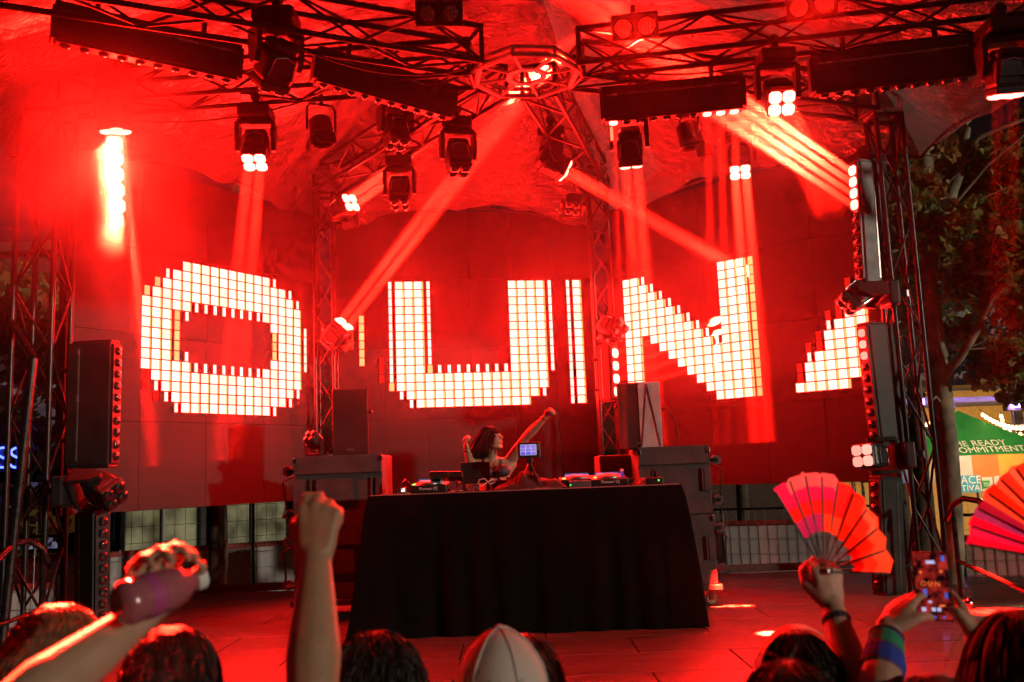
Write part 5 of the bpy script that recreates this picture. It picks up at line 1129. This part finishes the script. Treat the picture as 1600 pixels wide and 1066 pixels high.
def cols1(u):
    if u > .55: return [(.58, SV if u > .7 else SO), (.72, SR), (.86, SM), (1.0, SP if u < .9 else SM)]
    if u > .42: return [(.6, SO), (1.0, SR)]
    if u > .2: return [(.6, SO), (.95, SY), (1.0, SO)]
    return [(.55, SR), (1.0, SO)]
bs = at(1290, 893, 2.17)
fan('open rainbow fan held up at the right, pink and magenta on its left side', bs, .226, -6, 122, 18, cols1, (.58, -1, .1), mat('dark fan stick', (.03, .015, .012), .5))
def cols2(u): return [(1.0, [SM, SM, SV, SO, SO, SY, SY, SP][min(7, int(u * 8))])] if u else [(1.0, SM)]
b2 = at(1702, 884, 2.0)
fan('open fan in yellow, orange and magenta at the right edge', b2, .245, 100, 168, 14, lambda u: cols2(1 - u - .001), (-.15, -1, .05), mat('dark fan stick', (.03, .015, .012), .5))
hw = b2 + Vector((.015, 0, -.085)); he = hw + Vector((.08, -.1, -.26)); person('person just outside the right edge holding the yellow and magenta fan', hw + Vector((.33, -.15, -.22)), (-.2, 1, 0), SKIN, TEE[2], [(-1, he, hw, dict(d=(-.1, .1, 1), n=(.2, 1, 0), s=(1, 0, .2), curl=(60, 70, 50), thumb=.7))], dict(m=HB, n=700, L=.1, seed=15), vox=.008)
# phone filmer
ph = at(1457, 916, 2.12); wl = at(1386, 990, 2.08); elb = at(1372, 1100, 1.95); w2 = at(1530, 1008, 2.08); el2 = at(1562, 1110, 1.95)
hc = at(1466, 1150, 1.92)
p, H, shs, b = person('person filming the stage with a phone in both raised hands at the right', hc, (0, 1, .1), SKIN, TEE[1], [(-1, elb, wl, dict(d=(at(1424, 925, 2.15) - wl), n=(.85, .5, .1), s=(.3, -.7, .6), curl=(10, 45, 40), thumb=.6, spread=.03)), (1, el2, w2, dict(d=(at(1494, 945, 2.15) - w2), n=(-.85, .5, .1), s=(-.3, -.7, .6), curl=(10, 45, 40), thumb=.6, spread=.03))], dict(m=HBR, n=900, L=.1, seed=11), vox=.0055)
ban = weld('bandana', [rcone(wl.lerp(elb, .12), .037, wl.lerp(elb, .48), .047)], .005, True, mat('plain blue bandana', (.03, .08, .42), .8), p, 2)
bm_ = bpy.data.materials.new('striped bandana'); bm_.use_nodes = True; nt = bm_.node_tree; b0 = nt.nodes['Principled BSDF']; b0.inputs['Roughness'].default_value = .8
tc = nt.nodes.new('ShaderNodeTexCoord'); wv = nt.nodes.new('ShaderNodeTexWave'); wv.inputs['Scale'].default_value = 4.2; wv.inputs['Distortion'].default_value = 1.5; wv.bands_direction = 'DIAGONAL'; nt.links.new(tc.outputs['Object'], wv.inputs[0])
rp = nt.nodes.new('ShaderNodeValToRGB'); rp.color_ramp.interpolation = 'CONSTANT'; rp.color_ramp.elements[0].color = (.02, .06, .45, 1); rp.color_ramp.elements[1].position = .62; rp.color_ramp.elements[1].color = (.02, .28, .14, 1); e = rp.color_ramp.elements.new(.42); e.color = (.25, .03, .05, 1); e = rp.color_ramp.elements.new(.5); e.color = (.03, .05, .30, 1)
nt.links.new(wv.outputs[0], rp.inputs[0]); nt.links.new(rp.outputs[0], b0.inputs['Base Color']); ban.data.materials[0] = bm_
MB().lathe([(.034, -.006), (.037, 0), (.034, .006)], wl.lerp(elb, .06), (wl - elb), 18).build('wristband', RUBBER, p)
for q in range(3): MB().lathe([(.033 + .002 * q, -.009), (.0375 + .002 * q, 0), (.033 + .002 * q, .009)], w2.lerp(el2, .10 + .09 * q), (w2 - el2), 18).build('bracelet', [RUBBER, SILV, mat('beaded bracelet', (.35, .33, .28), .5, var=.9, scale=120)][q], p)
t = thing('phone', 'phone held upright in two hands, its screen showing the red stage', 'phone', ph - Vector((0, 0, .08))); fr = head_frame((ray(1457, 916)).normalized())
MB().box(ph, (.076, .009, .150), fr, bev=.004).build('body', PLAST, t)
scn = bpy.data.materials.new('phone screen'); scn.use_nodes = True; nt = scn.node_tree; b0 = nt.nodes['Principled BSDF']; b0.inputs['Base Color'].default_value = (.005, .005, .006, 1); b0.inputs['Roughness'].default_value = .12
n1 = nt.nodes.new('ShaderNodeTexNoise'); n1.inputs['Scale'].default_value = 45; n1.inputs['Detail'].default_value = 3; tc = nt.nodes.new('ShaderNodeTexCoord'); nt.links.new(tc.outputs['Object'], n1.inputs[0]); rp = nt.nodes.new('ShaderNodeValToRGB'); rp.color_ramp.elements[0].position = .42; rp.color_ramp.elements[0].color = (.012, .001, .002, 1); rp.color_ramp.elements[1].position = .7; rp.color_ramp.elements[1].color = (.6, .03, .02, 1)
nt.links.new(n1.outputs[0], rp.inputs[0]); nt.links.new(rp.outputs[0], b0.inputs['Emission Color']); b0.inputs['Emission Strength'].default_value = .8; scn.cycles.emission_sampling = 'NONE'
sp_ = MB().box(ph + fr @ Vector((0, -.0052, 0)), (.070, .001, .143), fr).build('screen', scn, t)
def dot(x, z, w_, h_, m_): MB().box(ph + fr @ Vector((x, -.0060, z)), (w_, .0008, h_), fr).build('screen_icon', m_, sp_)
GO = glow('screen orange', (1.0, .16, .03)); GW = glow('screen white', (.55, .5, .8)); GB = glow('screen blue', (.06, .1, .5))
for m_ in (GO, GW, GB): m_.cycles.emission_sampling = 'NONE'
for i, ch in enumerate('OUN'):
    o = obj('screen_icon', text_mesh(ch, .015, GO, .0003), sp_); o.matrix_local = Matrix.Translation(ph + fr @ Vector((-.018 + .014 * i, -.0062, .0)) - t.location) @ Matrix((fr @ Vector((1, 0, 0)), fr @ Vector((0, 0, 1)), -(fr @ Vector((0, 1, 0))))).transposed().to_4x4()
for x, z, w_, h_, m_ in ((0, .052, .018, .007, GW), (.026, .06, .007, .012, GB), (-.022, -.05, .009, .009, GW), (-.002, -.05, .008, .008, GW), (.009, -.05, .008, .008, GW), (-.016, -.014, .007, .016, GB), (.026, -.02, .007, .012, GB), (.016, -.042, .012, .004, GO), (-.008, -.034, .007, .005, GW), (-.018, -.066, .005, .005, GB), (0, -.066, .005, .005, GB), (.018, -.066, .005, .005, GB), (-.022, .03, .005, .005, GO), (.02, .032, .007, .005, GO)): dot(x, z, w_, h_, m_)
person('person with long red-brown hair at the lower right corner', at(1598, 1066, 1.62), (-.1, 1, .05), SKIN, TEE[0], (), dict(m=HR, n=4200, L=.16, down=.95, curl=.006, seed=12, wdt=.002, side=-.05), vox=.008)
person('person with reddish hair at the bottom edge below the fan holder', at(1236, 1150, 1.62), (0, 1, 0), SKIN, TEE[1], (), dict(m=HR, n=3000, L=.05, down=.4, curl=.02, seed=13), vox=.009)
bpy.data.scenes.remove(WORK)
# ================================================================== STAGE SMOKE (machine fog that hangs under the canopy and thins out towards the deck)
sm = bpy.data.materials.new('stage smoke'); sm.use_nodes = True; nt = sm.node_tree; nt.nodes.clear()
out = nt.nodes.new('ShaderNodeOutputMaterial'); v = nt.nodes.new('ShaderNodeVolumePrincipled'); nt.links.new(v.outputs[0], out.inputs[1])
v.inputs['Color'].default_value = (1, 1, 1, 1); v.inputs['Anisotropy'].default_value = .1
geo = nt.nodes.new('ShaderNodeNewGeometry'); sp = nt.nodes.new('ShaderNodeSeparateXYZ'); nt.links.new(geo.outputs['Position'], sp.inputs[0])
def MR(src, a, b, c, d, smooth=True):
    n = nt.nodes.new('ShaderNodeMapRange'); n.interpolation_type = 'SMOOTHSTEP' if smooth else 'LINEAR'
    for i, k in enumerate((a, b, c, d)): n.inputs[i + 1].default_value = k
    nt.links.new(src, n.inputs[0]); return n.outputs[0]
def MA(op, a, b):
    n = nt.nodes.new('ShaderNodeMath'); n.operation = op
    for i, k in enumerate((a, b)):
        if isinstance(k, (int, float)): n.inputs[i].default_value = k
        else: nt.links.new(k, n.inputs[i])
    return n.outputs[0]
nz = nt.nodes.new('ShaderNodeTexNoise'); nz.inputs['Scale'].default_value = 1.1; nz.inputs['Detail'].default_value = 3; nz.inputs['Distortion'].default_value = .8; nt.links.new(geo.outputs['Position'], nz.inputs['Vector'])
den = MA('MULTIPLY', MR(sp.outputs[2], 2.2, 3.4, .002, SMOKE_D), MA('MULTIPLY', MR(nz.outputs[0], .35, .68, .35, 1.9), MA('MULTIPLY', MR(sp.outputs[1], 6.0, 7.7, .2, 1), MR(sp.outputs[0], 2.1, 3.1, 1, .04))))
def puff(c, r, amt):
    d = nt.nodes.new('ShaderNodeVectorMath'); d.operation = 'SUBTRACT'; nt.links.new(geo.outputs['Position'], d.inputs[0]); d.inputs[1].default_value = c
    s_ = nt.nodes.new('ShaderNodeVectorMath'); s_.operation = 'DIVIDE'; nt.links.new(d.outputs[0], s_.inputs[0]); s_.inputs[1].default_value = r
    l_ = nt.nodes.new('ShaderNodeVectorMath'); l_.operation = 'LENGTH'; nt.links.new(s_.outputs[0], l_.inputs[0])
    return MA('MULTIPLY', MR(l_.outputs['Value'], 0, 1, amt, 0), MR(nz.outputs[0], .3, .7, .2, 1.7))
den = MA('ADD', den, puff((-3.4, 6.7, 3.8), (1.5, 1.3, 1.7), .15))
den = MA('ADD', den, puff((-3.05, 7.3, 2.75), (.45, .6, .6), .22))
den = MA('ADD', den, puff(tuple(at(1240, 230, 7.7)), (.9, .9, .5), .16))
nt.links.new(den, v.inputs['Density'])
# forward-scattering fog added to imitate lens bloom: a halo round lamps facing the viewer
v2 = nt.nodes.new('ShaderNodeVolumePrincipled'); v2.inputs['Color'].default_value = (1, 1, 1, 1); v2.inputs['Anisotropy'].default_value = .82
nt.links.new(MA('ADD', puff((-3.6, 6.6, 3.9), (1.8, 1.6, 1.7), .10), MA('MULTIPLY', MR(sp.outputs[2], 1.45, 2.2, 0, .0048), MR(nz.outputs[0], .3, .7, .6, 1.4))), v2.inputs['Density'])
ad = nt.nodes.new('ShaderNodeAddShader'); nt.links.new(v.outputs[0], ad.inputs[0]); nt.links.new(v2.outputs[0], ad.inputs[1]); nt.links.new(ad.outputs[0], out.inputs[1])
so_ = MB().box((-.1, 8.1, 3.45), (9.2, 5.4, 4.1)).build('smoke', sm); so_['kind'] = 'stuff'; so_['label'] = 'red lit machine smoke hanging under the stage canopy'; so_['category'] = 'smoke'
